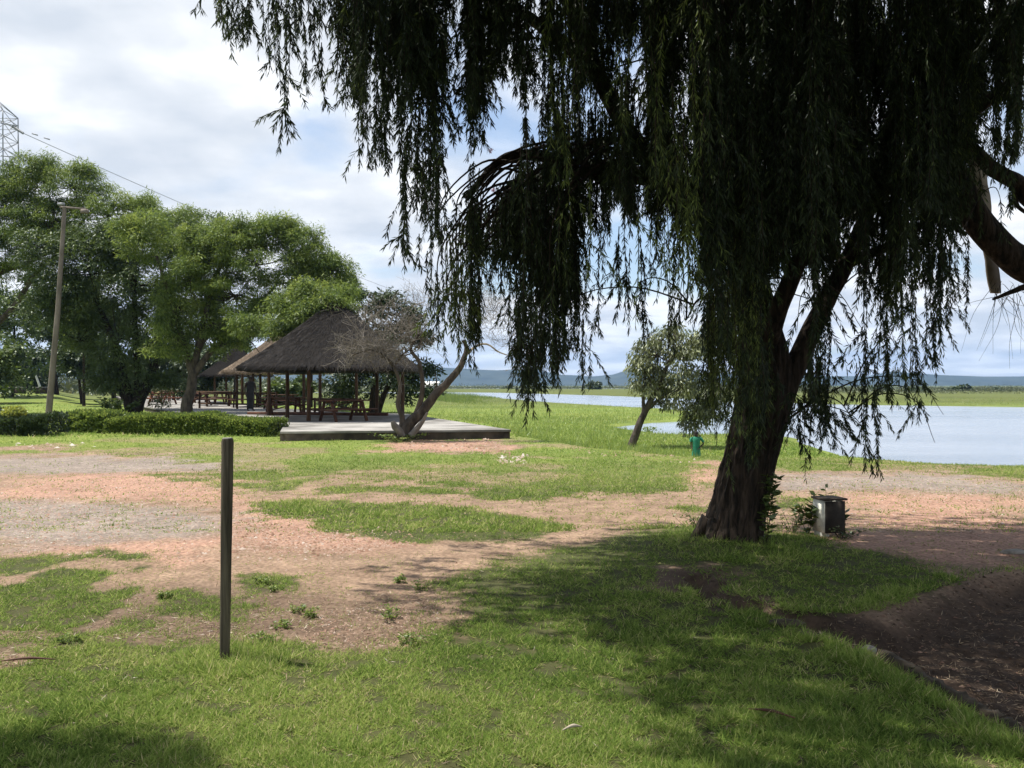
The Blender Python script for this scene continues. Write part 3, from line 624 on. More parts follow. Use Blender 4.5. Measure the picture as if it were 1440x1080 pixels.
# hanging weathered board by the limb
bd = MB(); a0, b0 = P(1372, 215, 9.1), P(1400, 412, 9.1); m0 = (a0+b0)/2
ln = np.linalg.norm(b0-a0); v = []
prf = np.linspace(0, 1, 14)
for t in prf:
    c0 = a0+(b0-a0)*t; w = (.085-.03*t)*(1+.12*math.sin(t*23)); v += [c0+[-w, -.02, 0], c0+[w, -.022, 0], c0+[w*.95, .02, .012*math.sin(t*31)], c0+[-w, .02, 0]]
v = np.array(v); ii = np.arange(13)[:, None]*4; jj = np.arange(4)[None]; bd.add(v, np.stack([ii+jj, ii+(jj+1) % 4, ii+4+(jj+1) % 4, ii+4+jj], -1).reshape(-1, 4)); bd.add(v[-4:], [[0, 1, 2, 3]]); bd.add(v[:4], [[3, 2, 1, 0]])
tag(bd.build('hanging_board', M['pale_wood'], loc=m0), 'weathered pale board hanging upright behind the curved limb at the right', 'board')

# ================================================================ generic broadleaf trees
def make_tree(name, label, cat, base, limbs_, lobes, leaf, bark='bark_grey', nper=1500, size=.22, width=.4, pad=(.75, .28), padn=12, tip=.25, group=None, tone=0.0, hang=0.0, loose=1.0, part='crown'):
    t = thing(name, label, cat, base, group); mb = MB()
    for q_, (pts, r0, r1) in enumerate(limbs_): limb(mb, pts, r0, r1, 9, .15, q_+1, 6)
    B, D, Sd, Ln, Wd, Sh = [], [], [], [], [], []
    for (c, r, wgt) in lobes:
        c = np.array(c); r = np.array(r, float)
        npad = max(3, int(padn*wgt)); pc = rdir(npad, .25)*rng.uniform(.3, 1.12, npad)[:, None]**.6*r*loose*[1, 1, 1.25]+c
        for p_ in pc:
            n = int(nper/padn*rng.uniform(.6, 1.4)); pr = pad[0]*rng.uniform(.6, 1.35); ph = pad[1]*rng.uniform(.6, 1.3)
            o_ = rdir(n)*rng.random(n)[:, None]**.45; rad_ = np.hypot(o_[:, 0], o_[:, 1])
            b_ = p_+o_*np.array([pr, pr, ph])-np.array([0, 0, 1])*(rad_**2*ph*.8)[:, None]
            out_ = o_.copy(); out_[:, 2] = out_[:, 2]*.4-.25-hang; d_ = unit(out_+rng.normal(0, .45, (n, 3)))
            s_ = unit(np.cross(d_, unit(np.array([0, 0, 1.])+rng.normal(0, .5, (n, 3)))))
            B.append(b_); D.append(d_); Sd.append(s_); l_ = size*rng.uniform(.6, 1.3, n); Ln.append(l_); Wd.append(l_*width)
            Sh.append(np.clip(rng.normal(.42+tone+rng.normal(0, .15), .16, n), 0, 1))
            if rng.random() < .5 and np.linalg.norm(p_-c) > .3: mb.tube(spline([c+rng.normal(0, .15, 3)*r*.5, (c+p_)/2+[0, 0, -.15], p_], 3), np.linspace(.035, .012, 7), 4, cap=False)
    mb.build('trunk', M[bark], t, smooth=True)
    m2 = MB(); m2.leaves(np.concatenate(B), np.concatenate(D), np.concatenate(Sd), np.concatenate(Ln), np.concatenate(Wd), np.concatenate(Sh)); m2.build(part, M[leaf], t); return t
def lob(px, py, rx, ry, Y, dy=None, w=1): k_ = Y/F; return (P(px, py, Y), (rx*k_, (dy or rx*k_), ry*k_), w)
# left spreading tree, trunk beyond the left edge
Y = 45
make_tree('spreading_tree', 'tall feathery tree at the left edge, with dark slanting limbs under a flat crown', 'tree', (P(-90, 600, Y)[0], Y, 0),
    [([(P(-90, 0, Y)[0], Y, -.2), P(-85, 500, Y), P(-60, 420, Y)], .45, .3), ([P(-75, 440, Y), P(-10, 390, Y), P(40, 368, Y), P(90, 345, Y), P(150, 325, Y)], .20, .06), ([P(-80, 520, Y), P(10, 440, Y), P(50, 385, Y), P(80, 360, Y)], .22, .07), ([P(-70, 430, Y), P(-60, 330, Y), P(0, 280, Y), P(60, 240, Y)], .2, .05), ([P(60, 355, Y), P(75, 300, Y), P(60, 250, Y)], .08, .03), ([P(90, 345, Y), P(140, 290, Y), P(200, 300, Y)], .08, .03)],
    [lob(52, 236, 36, 14, Y, 1.2), lob(20, 290, 62, 34, Y), lob(-50, 300, 60, 50, Y), lob(105, 262, 46, 24, Y), lob(150, 300, 52, 30, Y), lob(205, 300, 45, 26, Y), lob(70, 320, 60, 28, Y), lob(-20, 345, 50, 18, Y), lob(225, 330, 40, 20, Y), lob(-100, 330, 80, 70, Y), lob(150, 350, 40, 14, Y, w=.5), lob(262, 312, 28, 18, Y), lob(115, 238, 20, 8, Y, .6, .4), lob(10, 262, 30, 16, Y), lob(10, 325, 60, 22, Y), lob(60, 300, 50, 20, Y), lob(-20, 390, 30, 30, Y, w=.5), lob(30, 375, 24, 10, Y, w=.3)],
    'acacia', nper=8200, size=.19, width=.20, pad=(.62, .36), padn=30, hang=.2, tone=.02)
Y = 43
make_tree('leafy_tree', 'dark green tree with a forked multi-stem trunk, behind the hedge beside the leaning lamp pole', 'tree', (P(190, 583, Y)[0], Y, 0),
    [([P(188, 590, Y), P(183, 570, Y), P(172, 530, Y), P(160, 480, Y), P(130, 410, Y)], .42, .1), ([P(190, 588, Y), P(196, 565, Y), P(215, 520, Y), P(222, 460, Y), P(240, 380, Y)], .40, .1), ([P(190, 578, Y), P(193, 540, Y), P(190, 450, Y), P(190, 350, Y)], .28, .08), ([P(180, 570, Y), P(165, 545, Y), P(150, 520, Y)], .15, .05)],
    [lob(190, 345, 60, 30, Y), lob(130, 380, 55, 36, Y), lob(250, 345, 55, 32, Y), lob(185, 400, 60, 40, Y), lob(110, 430, 36, 36, Y), lob(240, 405, 55, 36, Y), lob(165, 480, 42, 60, Y, w=1.3), lob(215, 480, 36, 55, Y, w=1.2), lob(150, 530, 22, 34, Y, w=.5), lob(230, 540, 22, 20, Y, w=.4), lob(290, 440, 40, 30, Y), lob(300, 320, 28, 16, Y, w=.6), lob(90, 395, 40, 26, Y), lob(70, 430, 40, 20, Y, w=.7), lob(130, 340, 50, 26, Y), lob(110, 480, 36, 34, Y, w=.8), lob(70, 350, 40, 20, Y, w=.7)],
    'midleaf', 'bark', nper=6600, size=.20, width=.26, pad=(.7, .45), padn=28)
Y = 39
make_tree('leafy_tree', 'bright feathery tree with a pale straight trunk, its crown spreading over the thatched roofs', 'tree', (P(263, 587, Y)[0], Y, 0),
    [([P(262, 590, Y), P(263, 570, Y), P(268, 545, Y), P(272, 520, Y)], .30, .2), ([P(270, 530, Y), P(300, 492, Y), P(335, 476, Y), P(370, 466, Y), P(400, 440, Y), P(425, 420, Y)], .17, .05), ([P(270, 525, Y), P(285, 480, Y), P(320, 450, Y), P(350, 440, Y), P(390, 400, Y)], .14, .05), ([P(270, 525, Y), P(255, 470, Y), P(240, 420, Y), P(220, 360, Y)], .18, .06), ([P(272, 520, Y), P(290, 440, Y), P(310, 370, Y), P(330, 330, Y)], .17, .05), ([P(330, 470, Y), P(352, 480, Y), P(368, 500, Y)], .04, .015), ([P(370, 466, Y), P(395, 450, 36), P(425, 436, 33.5), P(448, 430, 33)], .08, .03), ([P(400, 455, 35.5), P(410, 425, 34), P(440, 408, 34)], .05, .02)],
    [lob(330, 330, 48, 24, Y), lob(385, 328, 44, 24, Y), lob(430, 350, 36, 26, Y), lob(465, 380, 28, 22, Y), lob(484, 400, 14, 12, Y, w=.4), lob(360, 370, 60, 30, Y), lob(300, 370, 55, 30, Y), lob(415, 395, 48, 26, Y), lob(455, 425, 30, 16, Y, w=.8), lob(330, 415, 55, 28, Y), lob(265, 395, 45, 36, Y), lob(380, 435, 40, 16, Y, w=.8), lob(430, 445, 22, 12, Y, w=.4), lob(300, 455, 34, 18, Y, w=.6), lob(285, 345, 36, 20, Y), lob(250, 430, 30, 26, Y, w=.7), lob(450, 460, 14, 10, Y, w=.3), lob(395, 315, 22, 10, Y, w=.4), lob(448, 436, 26, 14, 33, w=.6), lob(468, 424, 18, 10, 33, w=.4), lob(484, 412, 14, 9, 34, w=.3), lob(360, 455, 30, 12, 36, w=.4), lob(476, 432, 14, 10, 33, w=.3), lob(455, 452, 16, 8, 33, w=.3), lob(425, 448, 22, 12, 33, w=.5), lob(466, 446, 14, 12, 33, w=.35), lob(410, 425, 30, 16, 34, w=.7), lob(440, 412, 30, 14, 34, w=.6), lob(400, 462, 20, 10, 34, w=.35), lob(245, 470, 36, 26, Y, w=.8), lob(310, 478, 30, 14, Y, w=.5), lob(200, 330, 40, 26, Y)],
    'acacia', nper=9000, size=.18, width=.20, pad=(.55, .33), padn=34, hang=.15, tone=.05)
# trees and bushes behind
spec = [  # px, py, rx, ry, Y, leaf, base px, tone, kind, label
    (20, 475, 62, 88, 72, 'midleaf', 15, 0, 'background_tree', 'broad green tree at the far left edge behind the mown lawn'),
    (75, 440, 50, 70, 85, 'darkleaf', 80, .1, 'background_tree', 'tall dark tree far behind the lamp pole'),
    (118, 445, 34, 50, 60, 'yellowleaf', 118, -.25, 'background_tree', 'yellow green tree behind the forked dark tree'),
    (112, 508, 40, 36, 66, 'darkleaf', 116, .12, 'background_tree', 'small dark tree casting shade on the lawn beyond the lamp pole'),
    (45, 520, 40, 32, 95, 'darkleaf', 50, .1, 'bush', 'dark rounded bush behind the two stone blocks on the lawn'),
    (290, 515, 40, 40, 62, 'darkleaf', 290, 0, 'background_tree', 'low dark tree between the pale trunk and the thatched shelters'),
    (245, 510, 34, 44, 70, 'darkleaf', 243, 0, 'background_tree', 'dark tree filling the gap between the two left trunks'),
    (-30, 500, 60, 60, 60, 'midleaf', -30, .05, 'background_tree', 'green tree beyond the left end of the dark hedge'),
    (395, 555, 26, 22, 70, 'midleaf', 395, -.1, 'bush', 'rounded green bush seen through the posts of the large shelter'),
    (425, 548, 14, 14, 82, 'midleaf', 425, 0, 'bush', 'small pale green bush seen through the large shelter right of the rounder one'),
    (160, 455, 50, 80, 80, 'midleaf', 160, -.05, 'background_tree', 'tall tree directly behind the forked trunk'),
    (330, 480, 36, 50, 95, 'midleaf', 330, 0, 'background_tree', 'far green tree behind the farther thatched shelters'),
    (205, 520, 40, 36, 90, 'midleaf', 205, -.1, 'background_tree', 'far low tree seen beyond the terrace between the left trunks'),
]
for px, py, rx, ry, Y, leaf, bpx, tone, kn, lb in spec:
    k_ = Y/F; c = P(px, py, Y); gz = float(height(np.array([c[0]]), np.array([c[1]]))[0])
    lbs = [(c+np.array([rng.uniform(-.5, .5)*rx*k_, rng.uniform(-.4, .4)*rx*k_, rng.uniform(-.6, .6)*ry*k_]), (rx*k_*.62, rx*k_*.6, ry*k_*.42), 1) for _ in range(7)]
    make_tree(kn, lb, 'tree' if 'tree' in kn else 'bush', (c[0], Y, gz), [([(P(bpx, 0, Y)[0], Y, gz-.2), (c[0], Y, (c[2]+gz)/2), c+[0, 0, ry*k_*.4]], rx*k_*.07, .05)], lbs, leaf, 'bark', nper=1100, size=.30*Y/60, width=.45, pad=(rx*k_*.3, rx*k_*.16), padn=8, tone=tone)
# dark tree behind the large shelter
Y = 46; c = P(525, 590, Y)
make_tree('dense_tree', 'dense dark tree behind the right half of the large thatched shelter', 'tree', (c[0], Y, 0),
    [([(c[0], Y, -.1), P(527, 540, Y), P(540, 470, Y)], .30, .1), ([(c[0]+.2, Y, -.1), P(545, 545, Y), P(570, 500, Y)], .2, .06)],
    [lob(520, 450, 40, 30, Y), lob(560, 440, 32, 24, Y), lob(545, 425, 28, 16, Y, w=.6), lob(580, 470, 26, 22, Y), lob(490, 540, 36, 26, Y, w=1.2), lob(540, 540, 46, 26, Y, w=1.3), lob(580, 535, 36, 22, Y), lob(600, 520, 18, 10, Y, w=.4), lob(530, 500, 50, 30, Y, w=1.2), lob(470, 550, 18, 18, Y, w=.5), lob(500, 420, 16, 12, Y, w=.3)],
    'darkleaf', 'bark', nper=1900, size=.24, width=.4, pad=(.7, .35), padn=11)
# leaning lakeside tree
Y = 28.5; b0 = P(887, 628, Y)
make_tree('lakeside_tree', 'small leaning tree with drooping grey green foliage on the bank by the water', 'tree', (b0[0], Y, b0[2]),
    [([b0-[.05, 0, .2], P(898, 600, Y), P(910, 572, Y), P(925, 545, Y), P(945, 500, Y)], .16, .06), ([P(907, 578, Y), P(930, 560, Y), P(965, 540, Y), P(985, 520, Y)], .08, .03), ([P(905, 580, Y), P(905, 540, Y), P(915, 500, Y)], .07, .03)],
    [lob(925, 500, 32, 24, Y), lob(960, 505, 34, 26, Y), lob(915, 530, 26, 22, Y), lob(955, 540, 34, 24, Y, w=1.2), lob(990, 545, 28, 34, Y, w=1.2), lob(985, 575, 24, 22, Y), lob(950, 470, 22, 14, Y, w=.6), lob(985, 490, 24, 20, Y), lob(1010, 560, 16, 24, Y, w=.6), lob(938, 562, 16, 12, Y, w=.5), lob(930, 478, 18, 10, Y, w=.4), lob(972, 590, 10, 12, Y, w=.3)],
    'olive', 'bark_grey', nper=1500, size=.17, width=.28, pad=(.45, .3), padn=11, hang=.9)

# ================================================================ bare tree on the terrace edge
Y = 23.6; bt2 = thing('bare_tree', 'half dead bare tree with curving trunk and grey twigs, at the edge of the terrace', 'tree', (P(575, 600, Y)[0], Y, 0))
mb = MB(); t1 = limb(mb, [P(568, 615, Y), P(572, 600, Y), P(592, 580, Y), P(612, 555, Y), P(632, 535, Y), P(648, 515, Y), P(656, 492, Y), P(652, 478, Y)], .20, .05, 14, .14, 3)
t2 = limb(mb, [P(563, 612, Y), P(566, 590, Y), P(560, 570, Y), P(562, 540, Y), P(552, 512, Y), P(535, 500, Y)], .10, .03, 10, .14, 5)
t3 = limb(mb, [P(575, 600, Y), P(588, 575, Y), P(594, 545, Y), P(590, 510, Y), P(578, 490, Y), P(590, 470, Y)], .10, .035, 10, .14, 6)
mb.build('trunk', M['bark_grey'], bt2, smooth=True)
mb = MB(); t4 = limb(mb, [P(654, 500, Y), P(668, 488, Y), P(684, 484, Y), P(700, 494, Y), P(715, 500, Y)], .045, .015, 8, .1, 7); mb.build('limb', M['pale_wood'], bt2, smooth=True)
for pts, r0, r1 in [([P(552, 514, Y), P(540, 500, Y), P(520, 492, Y), P(495, 500, Y)], .045, .015), ([P(556, 512, Y), P(565, 500, Y), P(575, 492, Y)], .04, .02), ([P(588, 490, Y), P(592, 480, Y), P(596, 472, Y)], .05, .02), ([P(608, 558, Y), P(614, 540, Y), P(612, 525, Y)], .04, .01)]:
    mb = MB(); limb(mb, pts, r0, r1, 7, .1, 8); mb.build('limb', M['bark_grey'], bt2, smooth=True)
mb = MB()
for k_ in range(46):   # stubby dead fork at the base
    pass
mb.tube(spline([P(568, 612, Y-.1), P(556, 600, Y-.2), P(552, 592, Y-.25)], 4), [.10, .10, .11, .10, .10, .09, .08, .07, .05], 10, bump=.2); mb.tube(spline([P(578, 612, Y-.1), P(592, 596, Y-.2), P(601, 580, Y-.25)], 4), np.linspace(.10, .03, 9), 10, bump=.2); mb.build('dead_stump', M['twig_grey'], bt2, smooth=True)
tw = MB()
def twigspray(c, n, spread, ln, r=.008):
    for _ in range(n):
        a0 = c+rng.normal(0, .25, 3)*spread; d = rdir(1, .35)[0]; l = ln*rng.uniform(.4, 1.2); e_ = a0+d*l; m0 = (a0+e_)/2+rng.normal(0, .08, 3)
        tw.tube(spline([a0, m0, e_], 3), np.linspace(r, r*.35, 7), 3, cap=False)
        for __ in range(4):
            t = rng.uniform(.3, 1); s0 = a0+(e_-a0)*t; tw.tube([s0, s0+unit(d+rng.normal(0, .8, 3))*l*.35], [r*.5, r*.25], 3, cap=False)
for px, py, n, sp_, ln in [(545, 478, 110, 1.5, .8), (520, 490, 80, 1.2, .6), (580, 470, 80, 1.2, .7), (500, 495, 70, .9, .6), (530, 450, 60, 1.6, .8), (590, 430, 50, 1.5, .8), (560, 498, 80, .9, .5)]: twigspray(P(px, py, Y), n, np.array([sp_, .9, sp_*.55]), ln)
for px, py, n, sp_, ln in [(690, 440, 90, 1.1, .8), (715, 470, 60, .9, .7), (680, 410, 50, 1, .7), (640, 420, 26, 1, .7), (655, 460, 30, .7, .6), (735, 510, 30, .8, .5)]: twigspray(P(px, py, Y), n, np.array([sp_, .9, sp_*.9]), ln, .006)
for e_ in [(470, 470), (485, 440), (520, 430), (610, 400), (640, 400)]: tw.tube(spline([P(550, 505, Y), P((550+e_[0])/2, 485, Y), P(*e_, Y)], 5), np.linspace(.02, .005, 11), 4)
tw.build('dead_twigs', M['twig_grey'], bt2)
# ================================================================ terrace and shelters
DZ = .27
def PD(px, py): Y = (EYE-DZ)*F/(py-540); return np.array([(px-720)/F*Y, Y, DZ])
c1 = np.array([-.06, 24.4]); DK = [c1, np.array([-6.5, 23.4]), np.array([-7.7, 28.3]), PD(335, 592)[:2], PD(262, 581)[:2], PD(205, 572)[:2], np.array([-33, 72]), np.array([-44, 92]), np.array([-38, 96]), np.array([-16.5, 52]), np.array([-9.5, 41]), np.array([-4.6, 37])]
ter = thing('terrace', 'long raised pale concrete terrace with a dark stained edge, under the shelters', 'terrace', (-6, 28, 0))
def extrude(mb, poly, z0, z1, off=0):
    n = len(poly); V = [[*p, z0] for p in poly]+[[*p, z1] for p in poly]; V = np.array(V)
    mb.add(V, [[i, (i+1) % n, n+(i+1) % n, n+i] for i in range(n)]); return V
def capn(mb, poly, z):
    from mathutils.geometry import tessellate_polygon
    t = tessellate_polygon([[Vector((*p, 0)) for p in poly]]); mb.add([[*p, z] for p in poly], [list(x) for x in t])
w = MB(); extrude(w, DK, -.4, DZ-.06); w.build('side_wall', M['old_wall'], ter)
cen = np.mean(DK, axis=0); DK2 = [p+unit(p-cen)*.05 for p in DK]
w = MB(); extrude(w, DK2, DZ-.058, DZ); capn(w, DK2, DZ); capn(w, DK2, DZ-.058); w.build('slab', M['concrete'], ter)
def shelter(label, apex, eave, hw, hd, posts, mat, group=None, ridge=.2, name='thatched_shelter'):
    """square-plan thatched roof: apex point, eave height, half width, half depth; every post is its own part"""
    cx, cy, cz = apex; t = thing(name, label, 'shelter', (cx, cy, DZ), group)
    m_ = MB(); n = 64; a = np.linspace(0, 2*np.pi, n, endpoint=False); rows = 22; V = []
    for q_ in range(rows):
        s_ = q_/(rows-1); z = cz+(eave-cz)*(s_**1.0)+.12*math.sin(s_*math.pi)*-1
        sq = 1/np.maximum(np.abs(np.cos(a)), np.abs(np.sin(a))); rad = (1*(1-.55)+.55*sq)*(.03+.97*s_)
        jag = 1+.018*fbm(a*8, np.full(n, s_*6.), 3)+(.012*np.sin(s_*rows*3))
        zz2 = z-(.06*rng.random(n) if q_ == rows-1 else 0)
        V.append(np.stack([cx+np.cos(a)*rad*hw*jag, cy+np.sin(a)*rad*hd*jag, np.broadcast_to(zz2, (n,))], 1))
    V.append(V[-1]*[1, 1, 1]-[0, 0, .13]); V.append(np.stack([cx+(V[-1][:, 0]-cx)*.88, cy+(V[-1][:, 1]-cy)*.88, V[-1][:, 2]+.10], 1)); V.append(np.stack([cx+(V[-1][:, 0]-cx)*.1, cy+(V[-1][:, 1]-cy)*.1, np.full(n, cz-.35)], 1))
    VV = np.concatenate(V); i = np.arange(len(V)-1)[:, None]*n; j = np.arange(n)[None]; k = (j+1) % n; m_.add(VV, np.stack([i+j, i+n+j, i+n+k, i+k], -1).reshape(-1, 4))
    # thatch straws combing down the slope and fringing the eave
    ns = 11000; aa = rng.uniform(0, 2*np.pi, ns); ss = rng.random(ns)**.6*.98+.02; ss[:900] = .985
    sq = 1/np.maximum(np.abs(np.cos(aa)), np.abs(np.sin(aa))); rr_ = (.45+.55*sq)*(.03+.97*ss)
    B = np.stack([cx+np.cos(aa)*rr_*hw, cy+np.sin(aa)*rr_*hd, cz+(eave-cz)*ss-.12*np.sin(ss*np.pi)+.02], 1)
    D = unit(np.stack([np.cos(aa)*hw, np.sin(aa)*hd, np.full(ns, (eave-cz)*1.02)], 1)+rng.normal(0, .13, (ns, 3))*hw); Sd = unit(np.cross(D, [0, 0, 1.]))
    m_.blades(B, D, Sd, rng.uniform(.18, .5, ns), .03, .5)
    rf = m_.build('roof', M[mat], t, smooth=True)
    cp = MB(); cp.tube([(cx, cy, cz-.25), (cx, cy, cz-.05), (cx, cy, cz+.12)], [.32, .22, .05], 14, bump=.15); cp.build('roof_cap', M[mat], rf, smooth=True)
    for (x, y) in posts:
        p = MB(); p.tube([(x, y, DZ-.02), (x+.01, y, 1.2), (x, y, eave+.12)], [.078, .074, .07], 10, bump=.05, seed=x); p.build('post', M['post_wood'], t)
    for a_, b_ in [((-1, -1), (1, -1)), ((1, -1), (1, 1)), ((1, 1), (-1, 1)), ((-1, 1), (-1, -1))]:
        e = MB(); e.beam((cx+a_[0]*hw*.8, cy+a_[1]*hd*.8, eave+.06), (cx+b_[0]*hw*.8, cy+b_[1]*hd*.8, eave+.06), .10, .12); e.build('eave_beam', M['post_wood'], t)
    return t
# near shelter: posts from their places in the photo
pp = [PD(404, 588), PD(434, 592), PD(378, 584), PD(450, 581), PD(427, 580), PD(501, 581), PD(530, 584), PD(566, 588), ]
cx, cy = P(474, 500, 33)[0], 33.0
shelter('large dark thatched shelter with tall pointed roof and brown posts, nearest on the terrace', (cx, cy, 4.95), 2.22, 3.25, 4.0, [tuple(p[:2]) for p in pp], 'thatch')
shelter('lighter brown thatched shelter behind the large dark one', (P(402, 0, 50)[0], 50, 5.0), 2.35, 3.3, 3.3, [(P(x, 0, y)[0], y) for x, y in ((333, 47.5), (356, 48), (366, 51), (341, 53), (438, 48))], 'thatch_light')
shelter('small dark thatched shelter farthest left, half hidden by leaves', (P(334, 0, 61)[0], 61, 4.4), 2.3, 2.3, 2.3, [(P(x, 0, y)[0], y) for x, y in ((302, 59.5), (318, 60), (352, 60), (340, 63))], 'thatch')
# railings
def railing(pts, label, rows=(.55, .95), xb=True, group='low wooden railings on the terrace'):
    b0 = np.mean(pts, axis=0); t = thing('railing', label, 'railing', (b0[0], b0[1], DZ), group)
    for a_, b_ in zip(pts[:-1], pts[1:]):
        a_ = np.array(a_); b_ = np.array(b_); 
        for h in rows: e = MB(); e.beam((*a_, DZ+h), (*b_, DZ+h), .07, .09); e.build('rail', M['post_wood'], t)
        if xb:
            n = max(1, int(np.linalg.norm(b_-a_)/1.6))
            for q_ in range(n):
                s0 = a_+(b_-a_)*q_/n; s1 = a_+(b_-a_)*(q_+1)/n
                e = MB(); e.beam((*s0, DZ+.06), (*s1, DZ+rows[0]), .05, .05); e.build('brace', M['post_wood'], t); e = MB(); e.beam((*(s1+[.0, .06]), DZ+.06), (*(s0+[0, .06]), DZ+rows[0]), .05, .05); e.build('brace', M['post_wood'], t)
    for p in pts: e = MB(); e.tube([(p[0], p[1], DZ-.02), (p[0], p[1], DZ+rows[-1]+.06)], [.06, .055], 8); e.build('post', M['post_wood'], t)
railing([(-11.6, 40.0), (-9.3, 39.4), (-7.0, 38.6)], 'cross braced wooden railing behind the large thatched shelter', (.62,))
railing([(-17.2, 46), (-14.8, 45), (-12.4, 44)], 'two bar wooden railing in front of the lighter thatched shelter', (.25, .85), False)
railing([(-26, 62), (-22, 58), (-18.5, 55)], 'wooden railing far along the terrace behind the pale trunk', (.35, .8), False)
# kerb beam lying on the terrace behind the posts
e = MB(); e.beam((-11.5, 36.4, DZ+.06), (-5.2, 35.0, DZ+.06), .14, .12); tag(e.build('kerb_beam', M['table_wood'], loc=(-8, 35.6, DZ)), 'long dark beam lying on the terrace floor under the large shelter', 'beam')
# picnic tables
def picnic(x, y, rz, label, mat='table_wood', z=DZ, group=None):
    t = thing('picnic_table', label, 'table', (x, y, z), group); Rm = np.array(Matrix.Rotation(rz, 3, 'Z'))
    W_ = lambda v: np.array([x, y, z])+Rm@np.array(v, float)
    def bb(nm, a_, b_, w_, h_): e = MB(); e.beam(W_(a_), W_(b_), w_, h_); e.build(nm, M[mat], t)
    e = MB()
    for k_ in range(5): e.beam(W_((-.9, -.33+k_*.165, .74)), W_((.9, -.33+k_*.165, .74)), .15, .04)
    e.build('tabletop', M[mat], t)
    for s_ in (-1, 1):
        e = MB()
        for k_ in range(2): e.beam(W_((-.9, s_*(.62+k_*.15), .44)), W_((.9, s_*(.62+k_*.15), .44)), .14, .04)
        e.build('bench', M[mat], t)
        for s2 in (-1, 1): bb('leg', (s_*.62+s2*.006, s2*.25, .72), (s_*.62+s2*.006, s2*.58, 0), .09, .07)
        bb('crossbar', (s_*.67, -.72, .39), (s_*.67, .72, .39), .05, .08)
        bb('top_batten', (s_*.55, -.36, .69), (s_*.55, .36, .69), .05, .06)
    return t
T0 = PD(483, 592); picnic(T0[0], T0[1], R(42), 'dark wooden picnic table on the open terrace right of the large shelter posts')
for x, y, rz, lb, mt in [(-10.0, 36.6, .5, 'picnic table inside the large shelter near its left posts', 'table_wood'), (-15.2, 47.8, .2, 'picnic table under the lighter thatched roof', 'table_wood'), (-20.5, 57, .9, 'picnic table under the small far shelter', 'table_wood'),
                      (-22.8, 54.5, 1.2, 'reddish picnic table standing just left of the pale trunk', 'red_wood'), (-17.6, 50, .4, 'picnic table left of the lighter shelter', 'table_wood'), (-26.5, 63, .3, 'far reddish picnic table behind the forked tree', 'red_wood'), (-12.6, 45.4, -.2, 'picnic table between the two larger shelters', 'table_wood'), (-19.4, 52.2, 1.9, 'picnic table close to the right of the pale trunk', 'table_wood')]:
    picnic(x, y, rz, lb, mt)
# ================================================================ people
def person(label, loc, h, rz, joints, edges, shirt, cloth_rows, z):
    """joints: name -> (x,y,z,r) for a 1 m body, scaled by h; skin modifier makes one continuous surface"""
    t = thing('person', label, 'person', loc)
    names = list(joints); me = bpy.data.meshes.new('body'); me.from_pydata([np.array(joints[n][:3])*h for n in names], [(names.index(a_), names.index(b_)) for a_, b_ in edges], [])
    o = bpy.data.objects.new('body', me); COL.objects.link(o); o.parent = t; t.rotation_euler = (0, 0, rz)
    o.modifiers.new('skin', 'SKIN'); sk = me.skin_vertices[0].data if me.skin_vertices else None
    if sk is None:
        bm_ = __import__('bmesh').new(); bm_.from_mesh(me); bm_.verts.layers.skin.verify(); bm_.to_mesh(me); bm_.free(); sk = me.skin_vertices[0].data
    for k_, n in enumerate(names): r_ = joints[n][3]*h; sk[k_].radius = (r_, r_); sk[k_].use_root = (n == 'pelvis')
    ss = o.modifiers.new('sub', 'SUBSURF'); ss.levels = 1; ss.render_levels = 2; me.materials.append(M['skin'])
    # clothing: rows of (cx, cy, z, rx, ry) lofted
    for nm, rows, mt in cloth_rows:
        e = MB(); n = 20; a = np.linspace(0, 2*np.pi, n, endpoint=False); V = [np.stack([r[0]+np.cos(a)*r[3]*(1+.05*np.sin(a*7+q_)), r[1]+np.sin(a)*r[4]*(1+.05*np.cos(a*6+q_)), np.full(n, r[2])], 1)*h for q_, r in enumerate(rows)]
        i = np.arange(len(V)-1)[:, None]*n; j = np.arange(n)[None]; k = (j+1) % n; e.add(np.concatenate(V), np.stack([i+j, i+k, i+n+k, i+n+j], -1).reshape(-1, 4))
        c_ = e.build(nm, M[mt], None, (0, 0, 0), smooth=True); c_.parent = t; c_.location = (0, 0, 0)
    hd = joints['head']; e = MB(); n = 16; V = []
    for ph in np.linspace(.02, 1.0, 8): V.append(np.stack([hd[0]+np.cos(np.linspace(0, 2*np.pi, n, endpoint=False))*math.sin(ph*1.75)*.066, hd[1]+.012+np.sin(np.linspace(0, 2*np.pi, n, endpoint=False))*math.sin(ph*1.75)*.072, np.full(n, hd[2]+.012+math.cos(ph*1.75)*.078)], 1)*h)
    i = np.arange(7)[:, None]*n; j = np.arange(n)[None]; k = (j+1) % n; e.add(np.concatenate(V), np.stack([i+j, i+n+j, i+n+k, i+k], -1).reshape(-1, 4)); c_ = e.build('hair', M['hair'], None, (0, 0, 0), smooth=True); c_.parent = t
    return t
